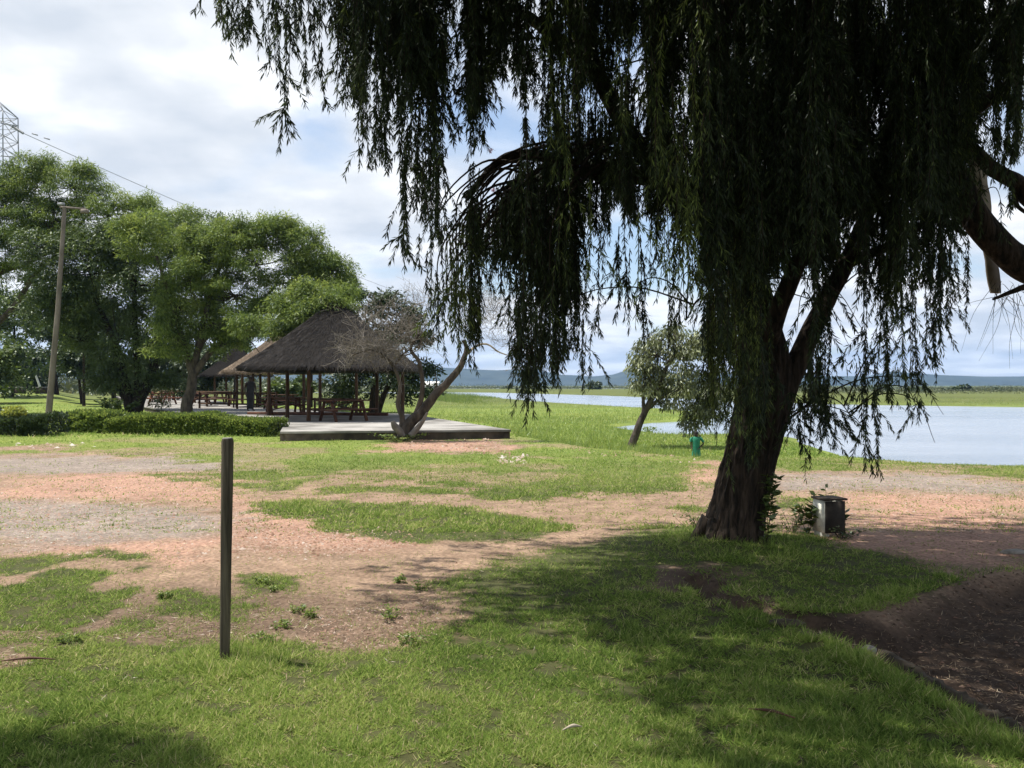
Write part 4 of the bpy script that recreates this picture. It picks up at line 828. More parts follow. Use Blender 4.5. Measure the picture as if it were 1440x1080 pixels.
def body(handL, handR, elL, elR, stride=.0, hs=1.0):
    J = dict(pelvis=(0, 0, .53, .075), belly=(0, 0, .62, .075), chest=(0, 0, .74, .085), neck=(0, 0, .84, .034), jaw=(0, -.012, .885, .045), head=(0, -.006, .925, .062), crown=(0, .004, .965, .050), nose=(0, -.062, .905, .010),
             shL=(.115, 0, .81, .036), shR=(-.115, 0, .81, .036), elL=(*elL, .024), elR=(*elR, .024), wrL=(*handL, .016), wrR=(*handR, .016),
             hipL=(.055, 0, .50, .062), hipR=(-.055, 0, .50, .062), knL=(.06, -.01-stride, .28, .038), knR=(-.06, -.01+stride, .28, .038), anL=(.06, .01-stride*1.4, .045, .024), anR=(-.06, .01+stride*1.6, .045, .024), toL=(.07, -.09-stride*1.4, .018, .018), toR=(-.07, -.09+stride*1.6, .018, .018))
    E = [('pelvis', 'belly'), ('belly', 'chest'), ('chest', 'neck'), ('neck', 'jaw'), ('jaw', 'head'), ('head', 'crown'), ('jaw', 'nose'), ('chest', 'shL'), ('chest', 'shR'), ('shL', 'elL'), ('shR', 'elR'), ('elL', 'wrL'), ('elR', 'wrR'), ('pelvis', 'hipL'), ('pelvis', 'hipR'), ('hipL', 'knL'), ('hipR', 'knR'), ('knL', 'anL'), ('knR', 'anR'), ('anL', 'toL'), ('anR', 'toR')]
    for s_, w_, e_ in (('L', handL, elL), ('R', handR, elR)):
        d = unit(np.array(w_)-np.array(e_)); pl = np.array(w_)+d*.035; J['palm'+s_] = (*pl, .017); E.append(('wr'+s_, 'palm'+s_)); sx = np.array([0, 1., 0]) if abs(d[1]) < .9 else np.array([1., 0, 0])
        for k_, (of, ln) in enumerate([(-.015, .034), (-.005, .042), (.005, .040), (.014, .032)]):
            p1 = pl+d*.02+sx*of; p2 = p1+d*ln; J['f%s%d' % (s_, k_)] = (*p1, .006); J['g%s%d' % (s_, k_)] = (*p2, .005); E += [('palm'+s_, 'f%s%d' % (s_, k_)), ('f%s%d' % (s_, k_), 'g%s%d' % (s_, k_))]
        p1 = np.array(w_)+d*.02-sx*.025; J['t'+s_] = (*p1, .0065); J['u'+s_] = (*(p1+d*.025-sx*.008), .005); E += [('palm'+s_, 't'+s_), ('t'+s_, 'u'+s_)]
    return J, E
J, E_ = body((.16, -.02, .50), (-.15, -.03, .50), (.165, .02, .66), (-.16, .02, .66), .03)
pz = PD(352, 576); px_, py_ = P(352, 0, 41)[0], 41.0
person('standing person in dark clothes inside the shelters among the posts', (px_, py_, DZ), 1.72, R(40), J, E_, None,
       [('jacket', [(0, 0, .46, .105, .08), (0, 0, .56, .10, .075), (0, 0, .70, .115, .08), (0, 0, .79, .13, .075), (0, 0, .835, .085, .06), (0, 0, .86, .045, .042)], 'darkcloth'),
        ('trousers', [(0, 0, .52, .10, .075), (0, 0, .46, .108, .082), (0, 0, .30, .10, .085), (0, 0, .10, .085, .08), (0, 0, .07, .08, .075)], 'darkcloth')], DZ)
J, E_ = body((.10, -.04, .52), (-.13, -.07, .50), (.215, .05, .64), (-.15, .01, .65), .02)
gz = float(height(np.array([P(979, 0, 22.2)[0]]), np.array([22.2]))[0])
child = person('child in a green dress, hand on hip, on the bank beneath the lakeside tree', (P(979, 0, 22.2)[0], 22.2, gz), (EYE-(607-540)/F*22.2-gz)/.99, R(-15), J, E_, None,
       [('dress', [(0, 0, .26, .135, .11), (0, 0, .30, .13, .10), (0, 0, .44, .115, .09), (0, 0, .58, .105, .08), (0, 0, .70, .115, .085), (0, 0, .79, .135, .08), (0, 0, .835, .08, .06), (0, 0, .855, .05, .045)], 'greencloth'),
        ('dress_sleeve', [(.20, .03, .69, .045, .05), (.17, .02, .745, .045, .05), (.125, 0, .80, .05, .05), (.10, 0, .835, .03, .035)], 'greencloth'), ('dress_sleeve', [(-.155, 0, .69, .042, .05), (-.15, 0, .745, .045, .05), (-.125, 0, .80, .05, .05), (-.10, 0, .835, .03, .035)], 'greencloth')], gz)

# ================================================================ poles, pylon
def gz_(x, y): return float(height(np.array([x]), np.array([y]))[0])
b0 = G(316, 928); gzp = gz_(b0[0], b0[1]); pl = MB(); top = P(320, 617, b0[1]); n = 20
pts = np.array([[b0[0], b0[1], gzp-.25], [b0[0], b0[1], gzp], *[np.array([b0[0], b0[1], gzp])+(top-np.array([b0[0], b0[1], gzp]))*t for t in np.linspace(.08, .985, 14)], top])
rad = np.array([.027]*2+list(np.linspace(.0285, .034, 14)+rng.normal(0, .0006, 14))+[.031]); pole = thing('wooden_post', 'dark upright wooden post stuck in the grass, nearest to the viewer', 'post', (b0[0], b0[1], gzp))
pl.tube(pts, rad, 28, bump=.06, seed=2); pl.build('shaft', M['pole_wood'], pole, smooth=True)
e = MB(); e.tube([top+[0, 0, .0005], top+[0, 0, .006]], [.029, .027], 20); e.build('cut_top', M['rock'], pole)
# lamp pole
Y = 40; lb_ = P(68, 587, Y); lt = P(91, 291, Y); lp_ = thing('lamp_pole', 'tall leaning lamp pole with a short arm, rising beside the leafy trees at left', 'lamp pole', (lb_[0], Y, 0))
e = MB(); e.tube([lb_-[0, 0, .3], lb_, (lb_+lt)/2+[.06, 0, 0], lt], [.15, .15, .12, .09], 14); e.build('pole', M['lamp_pole'], lp_, smooth=True)
e = MB(); e.beam(P(84, 291, Y), P(120, 294, Y), .09, .09); e.build('arm', M['lamp_pole'], lp_)
e = MB(); e.box(P(119, 297, Y), (.34, .2, .2), taper=.8); e.build('lamp_head', M['lamp_pole'], lp_)
e = MB(); e.box(P(86, 287, Y), (.3, .12, .12)); e.build('bracket', M['metal'], lp_)
# pylon
Y = 125; pyl = thing('power_pylon', 'grey steel lattice power pylon rising above the trees at the left edge', 'pylon', (P(6, 0, Y)[0], Y, 0))
e = MB(); X0 = P(-3, 0, Y)[0]; Zt = P(0, 143, Y)[2]
def half(z): return np.interp(z, [0, 28, 34, 39, Zt-1.9, Zt], [4.6, 2.2, 2.0, 1.9, 1.9, .15])
zs = [0, 7, 13, 18, 22.5, 26, 29, 31.5, 34, 36.2, 38.2, Zt-3.6, Zt-1.9, Zt]
for a_, b_ in zip(zs[:-1], zs[1:]):
    ha, hb = half(a_), half(b_); cs = [(-1, -1), (1, -1), (1, 1), (-1, 1)]
    for q_ in range(4):
        p, r_ = cs[q_], cs[(q_+1) % 4]
        A = (X0+p[0]*ha, Y+p[1]*ha, a_); B = (X0+p[0]*hb, Y+p[1]*hb, b_); C = (X0+r_[0]*hb, Y+r_[1]*hb, b_); D_ = (X0+r_[0]*ha, Y+r_[1]*ha, a_)
        e.beam(A, B, .12); e.beam(A, C, .06); e.beam(D_, B, .06); e.beam(B, C, .06)
e.build('tower_frame', M['metal'], pyl)
for s_, z_ in ((1, P(0, 177, Y)[2]), (-1, P(0, 177, Y)[2]), (1, P(0, 222, Y)[2]), (-1, P(0, 222, Y)[2])):
    e = MB(); tipx = X0+s_*2.9; e.beam((X0+s_*1.2, Y-1.2, z_), (tipx, Y, z_), .12); e.beam((X0+s_*1.2, Y+1.2, z_), (tipx, Y, z_+.02), .12); e.beam((X0+s_*1.2, Y, z_+1.2), (tipx, Y, z_+.04), .10); e.build('crossarm', M['metal'], pyl)
ins = MB(); a0 = P(18, 178, Y); b0_ = P(32, 187, Y-1)
for t in np.linspace(0, 1, 9): ins.tube([a0+(b0_-a0)*t-[.05, 0, 0], a0+(b0_-a0)*t+[.09, 0, -.03]], [.19, .19], 8)
ins.build('insulator', M['metal'], pyl)
def cable(pa, pb, sag, label, r=.035):
    pa = np.array(pa); pb = np.array(pb); t = np.linspace(0, 1, 80); p = pa+(pb-pa)*t[:, None]-np.array([0, 0, 1])*(4*sag*t*(1-t))[:, None]; e = MB(); e.tube(p, r, 5); tag(e.build('power_cable', M['metal'], loc=pa), label, 'cable')
cable(b0_, P(760, 470, 420), 4, 'thin power cable running from the pylon down across the sky', .05)
ins = MB()
e = MB()
for k_, (x, y) in enumerate([(49, 189), (66, 195)]): 
    c_ = P(x, y, 128); e.box(c_, (.9, .16, .16), ry=.3)
tag(e.build('cable_spacer', M['metal'], loc=P(57, 192, 128)), 'small dark dampers clipped on the power cable near the pylon', 'cable clip')
# ================================================================ utility box
Yb = 8.75; x0 = P(1164, 0, Yb)[0]; zb = gz_(x0, Yb); bx = thing('utility_box', 'small weathered concrete box with flat lid and dark right face, beside the big trunk', 'box', (x0, Yb, zb))
ztop = EYE-(702-540)/F*Yb; zbot = EYE-(747-540)/F*Yb; hh = ztop-zbot; rzb = R(13)
Rm = np.array(Matrix.Rotation(rzb, 3, 'Z'))
def rb(v): return np.array([x0, Yb, 0])+Rm@np.array(v, float)
e = MB(); c_ = rb((0, 0, 0)); e.box((c_[0], c_[1], (ztop+zbot)/2), (.215, .20, hh), rz=rzb); e.build('box_body', M['box_conc'], bx)
e = MB(); c_ = rb((0.012, -.1105, 0)); e.box((c_[0], c_[1], (ztop+zbot)/2-.004), (.222, .018, hh-.008), rz=rzb); e.build('shaded_side', M['box_dark'], bx)  # dark sheet, shade of the box's open right side put into its colour
e = MB(); c_ = rb((.01, -.01, 0)); e.box((c_[0], c_[1], ztop+.012), (.265, .25, .020), rz=rzb); e.build('lid', M['old_wall'], bx)
e = MB(); c_ = rb((-.06, .02, 0)); e.box((c_[0], c_[1], (zbot+zb)/2-.05), (.10, .12, zbot-zb+.1), rz=rzb); e.build('pedestal', M['box_conc'], bx)
# small things far left
for (px, w_, lb2) in ((25, 17, 'low stone block with a pale top on the mown lawn, nearer the left edge'), (58, 17, 'low stone block with a pale top beside the leaning lamp pole')):
    Y = 84; c_ = P(px, 0, Y); z_ = gz_(c_[0], Y); t = thing('stone_block', lb2, 'stone block', (c_[0], Y, z_)); e = MB(); e.box((c_[0]+.1, Y, z_+.28), (w_/F*Y*.8, .9, .56), taper=.96); e.build('block', M['old_wall'], t); e = MB(); e.box((c_[0], Y, z_+.61), (w_/F*Y, 1.1, .1), taper=.95); e.build('top_slab', M['rock'], t)
Y = 88; a_ = P(58, 547, Y); e = MB(); e.tube([P(59, 552, Y), P(50, 527, Y)], [.12, .1], 10); e.tube([P(58.6, 551, Y), P(59.4, 553.5, Y)], [.2, .2], 10); tag(e.build('leaning_post', M['white'], loc=a_), 'short pale leaning post standing far off behind the lamp pole', 'post')
e = MB(); Y = 330; e.box(P(606, 541, Y)+[0, 0, -1], (6, 4, 2.6)); e.add(np.array([[-3.4, -2.4, 1.3], [3.4, -2.4, 1.3], [3.4, 2.4, 1.3], [-3.4, 2.4, 1.3], [-3.4, 0, 2.3], [3.4, 0, 2.3]])+P(606, 541, Y)+[0, 0, -1], [[0, 1, 5, 4], [2, 3, 4, 5]]); tag(e.build('far_shed', M['white'], loc=P(606, 541, Y)), 'tiny white shed on the far shore behind the bare tree', 'shed')

# ================================================================ hedges
def hedge(name, label, path, w, h, leaf, n, size=.11, rough=.26):
    path = np.array(path, float); seg = np.linalg.norm(np.diff(path, axis=0), axis=1); cum = np.concatenate([[0], np.cumsum(seg)]); t = rng.uniform(0, cum[-1], n)
    C = np.stack([np.interp(t, cum, path[:, 0]), np.interp(t, cum, path[:, 1])], 1)
    i_ = np.clip(np.searchsorted(cum, t)-1, 0, len(seg)-1); dr = unit(np.diff(path, axis=0))[i_]; nr = np.stack([-dr[:, 1], dr[:, 0]], 1)
    u = rng.uniform(-1, 1, n); v = rng.random(n); f = rng.random(n); top = f < .45; side = (f >= .45)&(f < .9)
    v = np.where(top, 1-.12*rng.random(n)**2, v); u = np.where(side, np.where(u < .3, -1, 1)*(1-.2*rng.random(n)**2), u)
    hh_ = h*(1+rough*2*fbm(t*.9, t*0+3, 3)); ww = w*(1+rough*fbm(t*.8, t*0+9, 3)+rough*fbm(t*3, v*4, 2))
    x = C+nr*(u*ww/2)[:, None]; z = v*hh_*(1-.10*u**4)+height(x[:, 0], x[:, 1]); B = np.concatenate([x, z[:, None]], 1)+rng.normal(0, .03, (n, 3))
    D = unit(np.concatenate([nr*u[:, None], (v*1.1)[:, None]], 1)+rng.normal(0, .5, (n, 3))); Sd = unit(np.cross(D, rdir(n)))
    c0 = (*path.mean(0), 0); tt = thing(name, label, 'hedge', c0); e = MB(); e.leaves(B, D, Sd, size*rng.uniform(.6, 1.3, n), size*.5, np.clip(rng.normal(.45, .2, n), 0, 1)); e.build('foliage', M[leaf], tt)
    st = MB()
    for q_ in range(int(cum[-1]*5)):
        t0 = rng.uniform(0, cum[-1]); p0 = np.array([np.interp(t0, cum, path[:, 0]), np.interp(t0, cum, path[:, 1]), 0]); p0[:2] += rng.normal(0, w*.12, 2); p0[2] = gz_(p0[0], p0[1])-.03
        st.tube([p0, p0+[rng.normal(0, .08), rng.normal(0, .08), h*.85]], [.018, .006], 4, cap=False)
    st.build('stems', M['bark'], tt); return tt
hedge('clipped_hedge', 'long low clipped green hedge in front of the leafy trees, ending beside the terrace', [G(160, 609)[:2], G(240, 610)[:2], G(320, 611)[:2], np.array([-7.15, 25.6])], .9, .55, 'acacia', 34000, .085)
hedge('rough_hedge', 'loose untrimmed green stretch of hedge by the foot of the lamp pole', [G(68, 607)[:2]+[.3, 0], G(110, 606)[:2], G(165, 608)[:2]], 1.0, .52, 'acacia', 14000, .13, .5)
hedge('dark_hedge', 'dark bushy hedge at the left edge with a bright yellow green tuft on top', [G(-60, 604)[:2], G(0, 610)[:2], G(40, 612)[:2], G(82, 612)[:2]], 1.2, .62, 'darkleaf', 26000, .10, .3)
n = 1500; c_ = P(20, 596, 26.2)+[0, 0, .35]; B = c_+rdir(n)*rng.random(n)[:, None]**.4*np.array([.36, .35, .2]); e = MB(); e.leaves(B, rdir(n, .7), rdir(n), .09, .05, np.clip(rng.normal(.75, .2, n), 0, 1)); 
e.tube([c_-[0, 0, 1.0], c_], [.03, .01], 5); tag(e.build('yellow_shrub', M['yellowleaf'], loc=c_-[0, 0, .9]), 'bright yellow green shrub poking out of the dark hedge', 'shrub')

# ================================================================ leafy plants near the trunk and box
def plant(label, base, h, n, leafsz, leaf='midleaf', spread=.12, name='leafy_plant', cat='plant', group=None, stems=5, lean=0, sr=.0035):
    t = thing(name, label, cat, base, group); st = MB(); B, D, Sd = [], [], []
    for q_ in range(stems):
        a_ = rng.uniform(0, 6.28); e_ = np.array(base)+[math.cos(a_)*spread*rng.uniform(.4, 1.2)+lean, math.sin(a_)*spread*rng.uniform(.4, 1.2), h*rng.uniform(.6, 1.0)]
        p = spline([np.array(base)-[0, 0, .03], (np.array(base)+e_)/2+rng.normal(0, .02, 3), e_], 5); st.tube(p, np.linspace(sr, sr*.35, len(p)), 4, cap=False)
        k_ = n//stems; t_ = rng.random(k_)**.7; b_ = np.stack([np.interp(t_, np.linspace(0, 1, len(p)), p[:, c]) for c in range(3)], 1); a2 = rng.uniform(0, 6.28, k_)
        B.append(b_); D.append(unit(np.stack([np.cos(a2), np.sin(a2), rng.uniform(-.3, .7, k_)], 1))); 
    B = np.concatenate(B); D = np.concatenate(D); Sd = unit(np.cross(D, rdir(len(B), 2))); e = MB(); e.leaves(B, D, Sd, leafsz*rng.uniform(.6, 1.3, len(B)), leafsz*.5, np.clip(rng.normal(.5, .2, len(B)), 0, 1))
    st.build('stems', M['bark'], t); e.build('leaves', M[leaf], t); return t
def gp(px, py): g0 = G(px, py); return (g0[0], g0[1], gz_(g0[0], g0[1]))
plant('leafy sapling growing close against the right side of the big trunk', (P(1078, 0, 8.0)[0], 8.0, gz_(P(1078, 0, 8.0)[0], 8.0)), .80, 190, .085, 'midleaf', .07, 'sapling', 'sapling', stems=4, lean=.06)
plant('broad leaved weed growing behind the left side of the concrete box', (x0-.16, Yb+.12, zb), .44, 110, .11, 'midleaf', .10)
plant('leafy sprig showing just above the lid of the concrete box', (x0+.02, Yb+.22, zb), .52, 50, .09, 'midleaf', .06, 'leafy_sprig')
plant('few leaves showing at the right side of the concrete box', (x0+.2, Yb+.15, zb), .34, 40, .09, 'darkleaf', .08)
plant('low wispy weeds between the big trunk and the concrete box', gp(1115, 752), .26, 130, .04, 'midleaf', .22, stems=12)
plant('thin weeds growing from the soil just left of the trunk base', gp(978, 752), .2, 90, .035, 'midleaf', .22, stems=10)
plant('tangled low weeds at the foot of the concrete box', (x0+.08, Yb-.16, zb), .12, 130, .04, 'darkleaf', .24, stems=10)
plant('bushy weed at the foot of the forked dark tree', (P(165, 0, 41)[0], 41, 0), 1.0, 700, .22, 'midleaf', .9, 'bush', 'bush', stems=18)
plant('green shrub clump right at the base of the bare tree', (P(560, 0, 23.2)[0], 23.2, 0), .25, 500, .07, 'acacia', .9, 'low_shrub', 'shrub', stems=26)
for k_, (px, py, h, lb2) in enumerate([(372, 822, .09, 'small weed on the bare soil right of the dark post, the farthest one'), (388, 832, .06, 'tiny weed beside the slightly bigger one right of the dark post'), (420, 860, .08, 'weed in the middle of the brown patch right of the post'), (395, 882, .07, 'weed on the dark soil low down right of the post'), (435, 868, .07, 'weed clump at the right of the brown patch'),
       (370, 905, .08, 'leafy weed at the grass edge just right of the post foot'), (548, 870, .13, 'upright pale weed in the reddish patch near the shade'), (578, 905, .09, 'grey green weed tuft at the edge of the grass near centre'), (592, 828, .10, 'round green weed where the road meets the shaded lawn'), (560, 818, .07, 'weed on the road edge left of the shaded lawn'), (230, 840, .07, 'grey weed clump on the dirt left of the post'), (95, 905, .07, 'weed tuft in the lower left brown patch'),
       (915, 590, .5, 'tall weed on the marsh near the leaning tree')]):
    b_ = gp(px, py); plant(lb2, b_, h*.6, 170, .026 if h < .3 else .12, 'acacia', h*.9, 'weed', 'weed', 'small weeds on the bare ground', 14, sr=.0012)
# ================================================================ rock, kerb, twigs, rubble
def rockmb(c, s, seed, n=1):
    e = MB(); a = np.linspace(0, 2*np.pi, 22, endpoint=False); ph = np.linspace(-np.pi/2, np.pi/2, 13); V = []
    for p_ in ph:
        d = np.stack([np.cos(a)*math.cos(p_), np.sin(a)*math.cos(p_), np.full(22, math.sin(p_))], 1); r_ = 1+.6*fbm(d[:, 0]*1.6+seed, d[:, 1]*1.6+d[:, 2]*1.9+seed*2, 3); V.append(np.array(c)+d*r_[:, None]*np.array(s))
    i = np.arange(12)[:, None]*22; j = np.arange(22)[None]; k = (j+1) % 22; e.add(np.concatenate(V), np.stack([i+j, i+k, i+22+k, i+22+j], -1).reshape(-1, 4)); return e
for px, py, s_, lb2 in [(1222, 908, (.045, .035, .032), 'pale rounded rock at the top end of the kerb in the shade'), (1105, 880, (.12, .06, .025), 'flat half buried stone at the left end of the shaded hollow'), (1425, 778, (.14, .04, .03), 'pale broken slab lying on the dark soil at the right edge')]:
    b_ = gp(px, py); tag(rockmb((b_[0], b_[1], b_[2]+s_[2]*.4), s_, px*.01).build('rock', M['rock' if px != 1105 else 'kerb'], loc=b_, smooth=True), lb2, 'rock')
kp = [(1240, 915), (1285, 940), (1330, 968), (1372, 990), (1408, 1008), (1450, 1034), (1540, 1085)]
for k_, (a_, b_) in enumerate(zip(kp[:-1], kp[1:])):
    A = np.array(gp(*a_)); B = np.array(gp(*b_)); A[2] = B[2] = .0; e = MB(); m_ = 9; pts = A+(B-A)*np.linspace(.02, .97, m_)[:, None]+rng.normal(0, .004, (m_, 3)); V = []
    dr = unit(B-A); nr = np.array([-dr[1], dr[0], 0])
    for p_ in pts: w_ = .035+rng.normal(0, .003); V += [p_-nr*w_+[0, 0, -.2], p_+nr*w_+[0, 0, -.2], p_+nr*(w_-.008)+[0, 0, .004+rng.normal(0, .006)], p_-nr*(w_-.006)+[0, 0, .004+rng.normal(0, .006)]]
    V = np.array(V); i = np.arange(m_-1)[:, None]*4; j = np.arange(4)[None]; e.add(V, np.stack([i+j, i+4+j, i+4+(j+1) % 4, i+(j+1) % 4], -1).reshape(-1, 4)); e.add(V[:4], [[0, 1, 2, 3]]); e.add(V[-4:], [[3, 2, 1, 0]])
    tag(e.build('kerb_stone', M['kerb'], loc=(A+B)/2), 'narrow half buried kerb stone in the line edging the dark hollow at the lower right', 'kerb stone', 'kerb stones edging the hollow')
for px, py, ln, a_, lb2 in [(805, 1034, .10, .4, 'curled dry seed pod lying on the sunlit grass near the bottom'), (1085, 1010, .22, 2.6, 'thin dark twig lying on the shaded grass'), (40, 938, .3, .1, 'brown dead frond lying at the left edge of the grass')]:
    b_ = np.array(gp(px, py))+[0, 0, .03]; d = np.array([math.cos(a_), math.sin(a_), 0]); e = MB(); e.tube(spline([b_-d*ln/2, b_+[0, 0, .012], b_+d*ln/2], 6), np.concatenate([np.linspace(.003, .008, 7), np.linspace(.008, .002, 6)]), 7); tag(e.build('fallen_twig', M['pale_wood' if px == 805 else 'table_wood'], loc=b_), lb2, 'twig')
# rubble: countless small stones
e = MB(); ico = np.array([[0, 0, 1], [.9, 0, .1], [.2, .85, 0], [-.8, .4, .05], [-.6, -.7, 0], [.4, -.8, .1]]); fc = [[0, 1, 2], [0, 2, 3], [0, 3, 4], [0, 4, 5], [0, 5, 1]]
Vs = []; Ss = []
def stones(poly, n, s0, s1, pale):
    poly = PW(poly); pa = np.array(poly); lo, hi = pa.min(0), pa.max(0); c_ = rng.uniform(lo, hi, (n*4, 2)); c_ = c_[poly_sd(c_[:, 0], c_[:, 1], poly) > -.05][:n]
    z = height(c_[:, 0], c_[:, 1]); s = rng.uniform(s0, s1, len(c_))*rng.uniform(.6, 1.3, len(c_)); a_ = rng.uniform(0, 6.28, len(c_)); sq = rng.uniform(.3, .8, len(c_))
    v = ico[None]*rng.uniform(.65, 1.3, (len(c_), 6, 1)); x = v[..., 0]*np.cos(a_)[:, None]-v[..., 1]*np.sin(a_)[:, None]; y = v[..., 0]*np.sin(a_)[:, None]+v[..., 1]*np.cos(a_)[:, None]
    V = np.stack([c_[:, 0, None]+x*s[:, None], c_[:, 1, None]+y*s[:, None], z[:, None]-.15*s[:, None]+v[..., 2]*(s*sq)[:, None]], -1); F_ = (np.array(fc)[None]+np.arange(len(c_))[:, None, None]*6).reshape(-1, 3)
    e.add(V.reshape(-1, 3), F_, np.repeat(np.clip(rng.normal(pale, .2, len(c_)), 0, 1), 5))
stones([(0, 680), (300, 670), (420, 725), (560, 745), (590, 765), (480, 778), (330, 800), (250, 790), (90, 780), (0, 778)], 5200, .008, .024, .45)
stones([(340, 730), (460, 750), (590, 765), (480, 778), (330, 775)], 1800, .008, .03, .35)
stones([(300, 740), (420, 760), (420, 790), (290, 780)], 14, .02, .05, .9); stones([(380, 785), (900, 700), (900, 745), (500, 860)], 900, .006, .016, .4)
stones([(590, 614), (690, 616), (720, 640), (560, 636)], 700, .02, .06, .35); stones([(700, 642), (740, 640), (745, 652), (700, 652)], 90, .03, .07, .75); stones([(750, 628), (1000, 645), (980, 655), (820, 640)], 90, .02, .05, .4)
stones([(1130, 670), (1440, 680), (1440, 760), (1150, 740)], 2500, .008, .022, .5); stones([(20, 620), (130, 622), (140, 630), (30, 632)], 14, .04, .1, .8); stones([(440, 860), (620, 850), (600, 910), (420, 910)], 900, .005, .013, .45)
stones([(1200, 700), (1700, 700), (1700, 1000), (1300, 940), (1240, 860), (1340, 800)], 1800, .006, .02, .3); stones([(40, 700), (200, 705), (160, 770), (20, 770)], 1400, .006, .014, .7)
rub = e.build('rubble', leafmat('rubble', [(.13, .08, .055), (.25, .155, .115), (.31, .235, .19), (.42, .38, .34)], 0, .8, .0)); tag(rub, 'scattered pinkish gravel and pale rubble on the bare ground', 'rubble', kind='stuff')

e = MB()
stones([(1130, 884), (1205, 912), (1300, 962), (1440, 1030), (1600, 1080), (1700, 800), (1380, 800), (1300, 836), (1240, 858), (1150, 866)], 1500, .005, .018, .6)
stones([(955, 806), (1000, 800), (1040, 832), (1150, 858), (1180, 872), (1090, 880), (1040, 866), (985, 842)], 700, .004, .014, .5)
tag(e.build('soil_clods', leafmat('clods', [(.025, .018, .013), (.05, .035, .026), (.08, .058, .042), (.14, .105, .08)], 0, .8, 0)), 'dark crumbled soil clods in the dug hollow and along the broken bank', 'soil', kind='stuff')
# ================================================================ grass
def field(n, y0, y1, ang=.78, pw=1.0):
    """sample ground points with roughly even density on screen"""
    u = rng.random(n); a_, b_ = y0**-pw, y1**-pw; Y = (a_+(b_-a_)*u)**(-1/pw); X = rng.uniform(-ang, ang, n)*Y; return X, Y
e = MB()
def grass(n, y0, y1, h0, h1, wid, thr=.3, flat=.9, pw=1.0, tone=0, keep=None, ang=.78, hs=lambda X, Y: 1.0):
    X, Y = field(n, y0, y1, ang, pw); g, r_, k_ = cover(X, Y); nb_ = fbm(X*6, Y*6, 3); sd = poly_sd(X, Y, WATER); pd = poly_sd(X, Y, PIT); td = poly_sd(X, Y, TRENCH)+.35*fbm(X*3, Y*3, 3)
    ok = (fbm(X*9+3, Y*9, 3) > -.11+rng.normal(0, .05, n))&(g+nb_*.7 > thr+rng.uniform(-.42, .42, n))&(sd < -.3)&(pd+.3*nb_ < -.02)&((td < .03)|(rng.random(n) < .1))
    if keep is not None: ok &= keep(X, Y)
    X, Y, g = X[ok], Y[ok], g[ok]; n = len(X); Z = height(X, Y); tuft = fbm(X*1.7+9, Y*1.7, 4)+.6*fbm(X*7, Y*7, 2)
    d = rdir(n); d[:, 2] = np.abs(d[:, 2])*.8+.25; d = unit(d*np.array([flat, flat, 1])); s = unit(np.cross(d, rdir(n)))
    h = rng.uniform(h0, h1, n)*(1+1.1*tuft)*(.55+.45*g)*hs(X, Y); w = wid*rng.uniform(.7, 1.4, n)
    dry = (rng.random(n) < .16+.25*np.clip(fbm(X*2.3+50, Y*2.3, 3), 0, 1))*rng.uniform(.25, .55, n); lush = fbm(X*.8+30, Y*.8, 3)
    e.blades(np.stack([X, Y, Z-.004], 1), d, s, h, w, np.clip(rng.normal(.36+tone-.5*lush+.35*fbm(X*5, Y*5+4, 3), .13, n)+dry, 0, 1)); print('grass', n)
grass(680000, 2.9, 9.5, .022, .062, .0056, flat=1.3, pw=1.0)
grass(130000, 1.3, 3.3, .022, .062, .0056, flat=1.3, pw=.2, ang=1.9)
grass(120000, 2.9, 9.5, .022, .062, .0065, flat=1.3, pw=1.0, ang=1.3, keep=lambda X, Y: np.abs(X/Y) > .76)
grass(26000, 2.9, 7.5, .045, .08, .0045, flat=1.4)
grass(360000, 3.2, 10, .05, .12, .0055, flat=.8, thr=.2, keep=lambda X, Y: (np.hypot(X-2.15, Y-8.0) < .75+.5*fbm(X*2, Y*2))|(np.hypot(X-3.0, Y-8.5) < .4)|((np.abs(poly_sd(X, Y, TRENCH)) < .14)&(rng.random(len(X)) < .7))|((np.abs(poly_sd(X, Y, PIT)+.08+.25*fbm(X*4, Y*4, 3)) < .15))|((np.hypot(X+1.62, Y-4.82) < .34+.3*fbm(X*4, Y*4, 3))))
grass(330000, 9.0, 26, .03, .085, .012, pw=.7, tone=.08)
grass(70000, 25, 60, .06, .16, .035, pw=.5, tone=.05)
grs_ = e.build('grass', M['grass']); tag(grs_, 'short green lawn grass covering the ground', 'grass', kind='stuff')
e = MB()
def marshk(X, Y): b_ = np.interp(X, BERM[:, 0], BERM[:, 1]); s_ = poly_sd(X, Y, WATER); dk_ = poly_sd(X, Y, DK); return (Y > b_+1.2)&(s_ < -.1)&(dk_ < -.4)
grass(420000, 17, 130, .10, .30, .020, thr=-9, flat=.35, pw=.9, tone=.12, keep=lambda X, Y: marshk(X, Y)&(X/Y > -.32), hs=lambda X, Y: 1-.72*sstep(3, 7, X)*sstep(40, 30, Y))
mr = e.build('marsh_grass', M['marsh']); tag(mr, 'taller light green marsh grass between the bank and the lake', 'marsh grass', kind='stuff')
e = MB()
n = 26000; X = rng.normal(-12, 5.5, n); Y = rng.uniform(80, 150, n); sd = poly_sd(X, Y, WATER); ok = (sd < 1)&(sd > -12)&(fbm(X/3, Y/9, 3) > -.06+.012*np.abs(X+13)-.10+.05*rng.normal(0, 1, n)); X, Y = X[ok], Y[ok]; n = len(X); d = rdir(n); d[:, 2] = 2.5; d = unit(d); e.blades(np.stack([X, Y, np.full(n, -.7)], 1), d, unit(np.cross(d, rdir(n))), rng.uniform(.35, 1.3, n)*np.exp(-((X+12)/9)**2), .07, np.clip(rng.normal(.36, .2, n), 0, 1))
tag(e.build('reeds', M['marsh']), 'dark green reeds along the lake edge left of centre', 'reeds', kind='stuff')
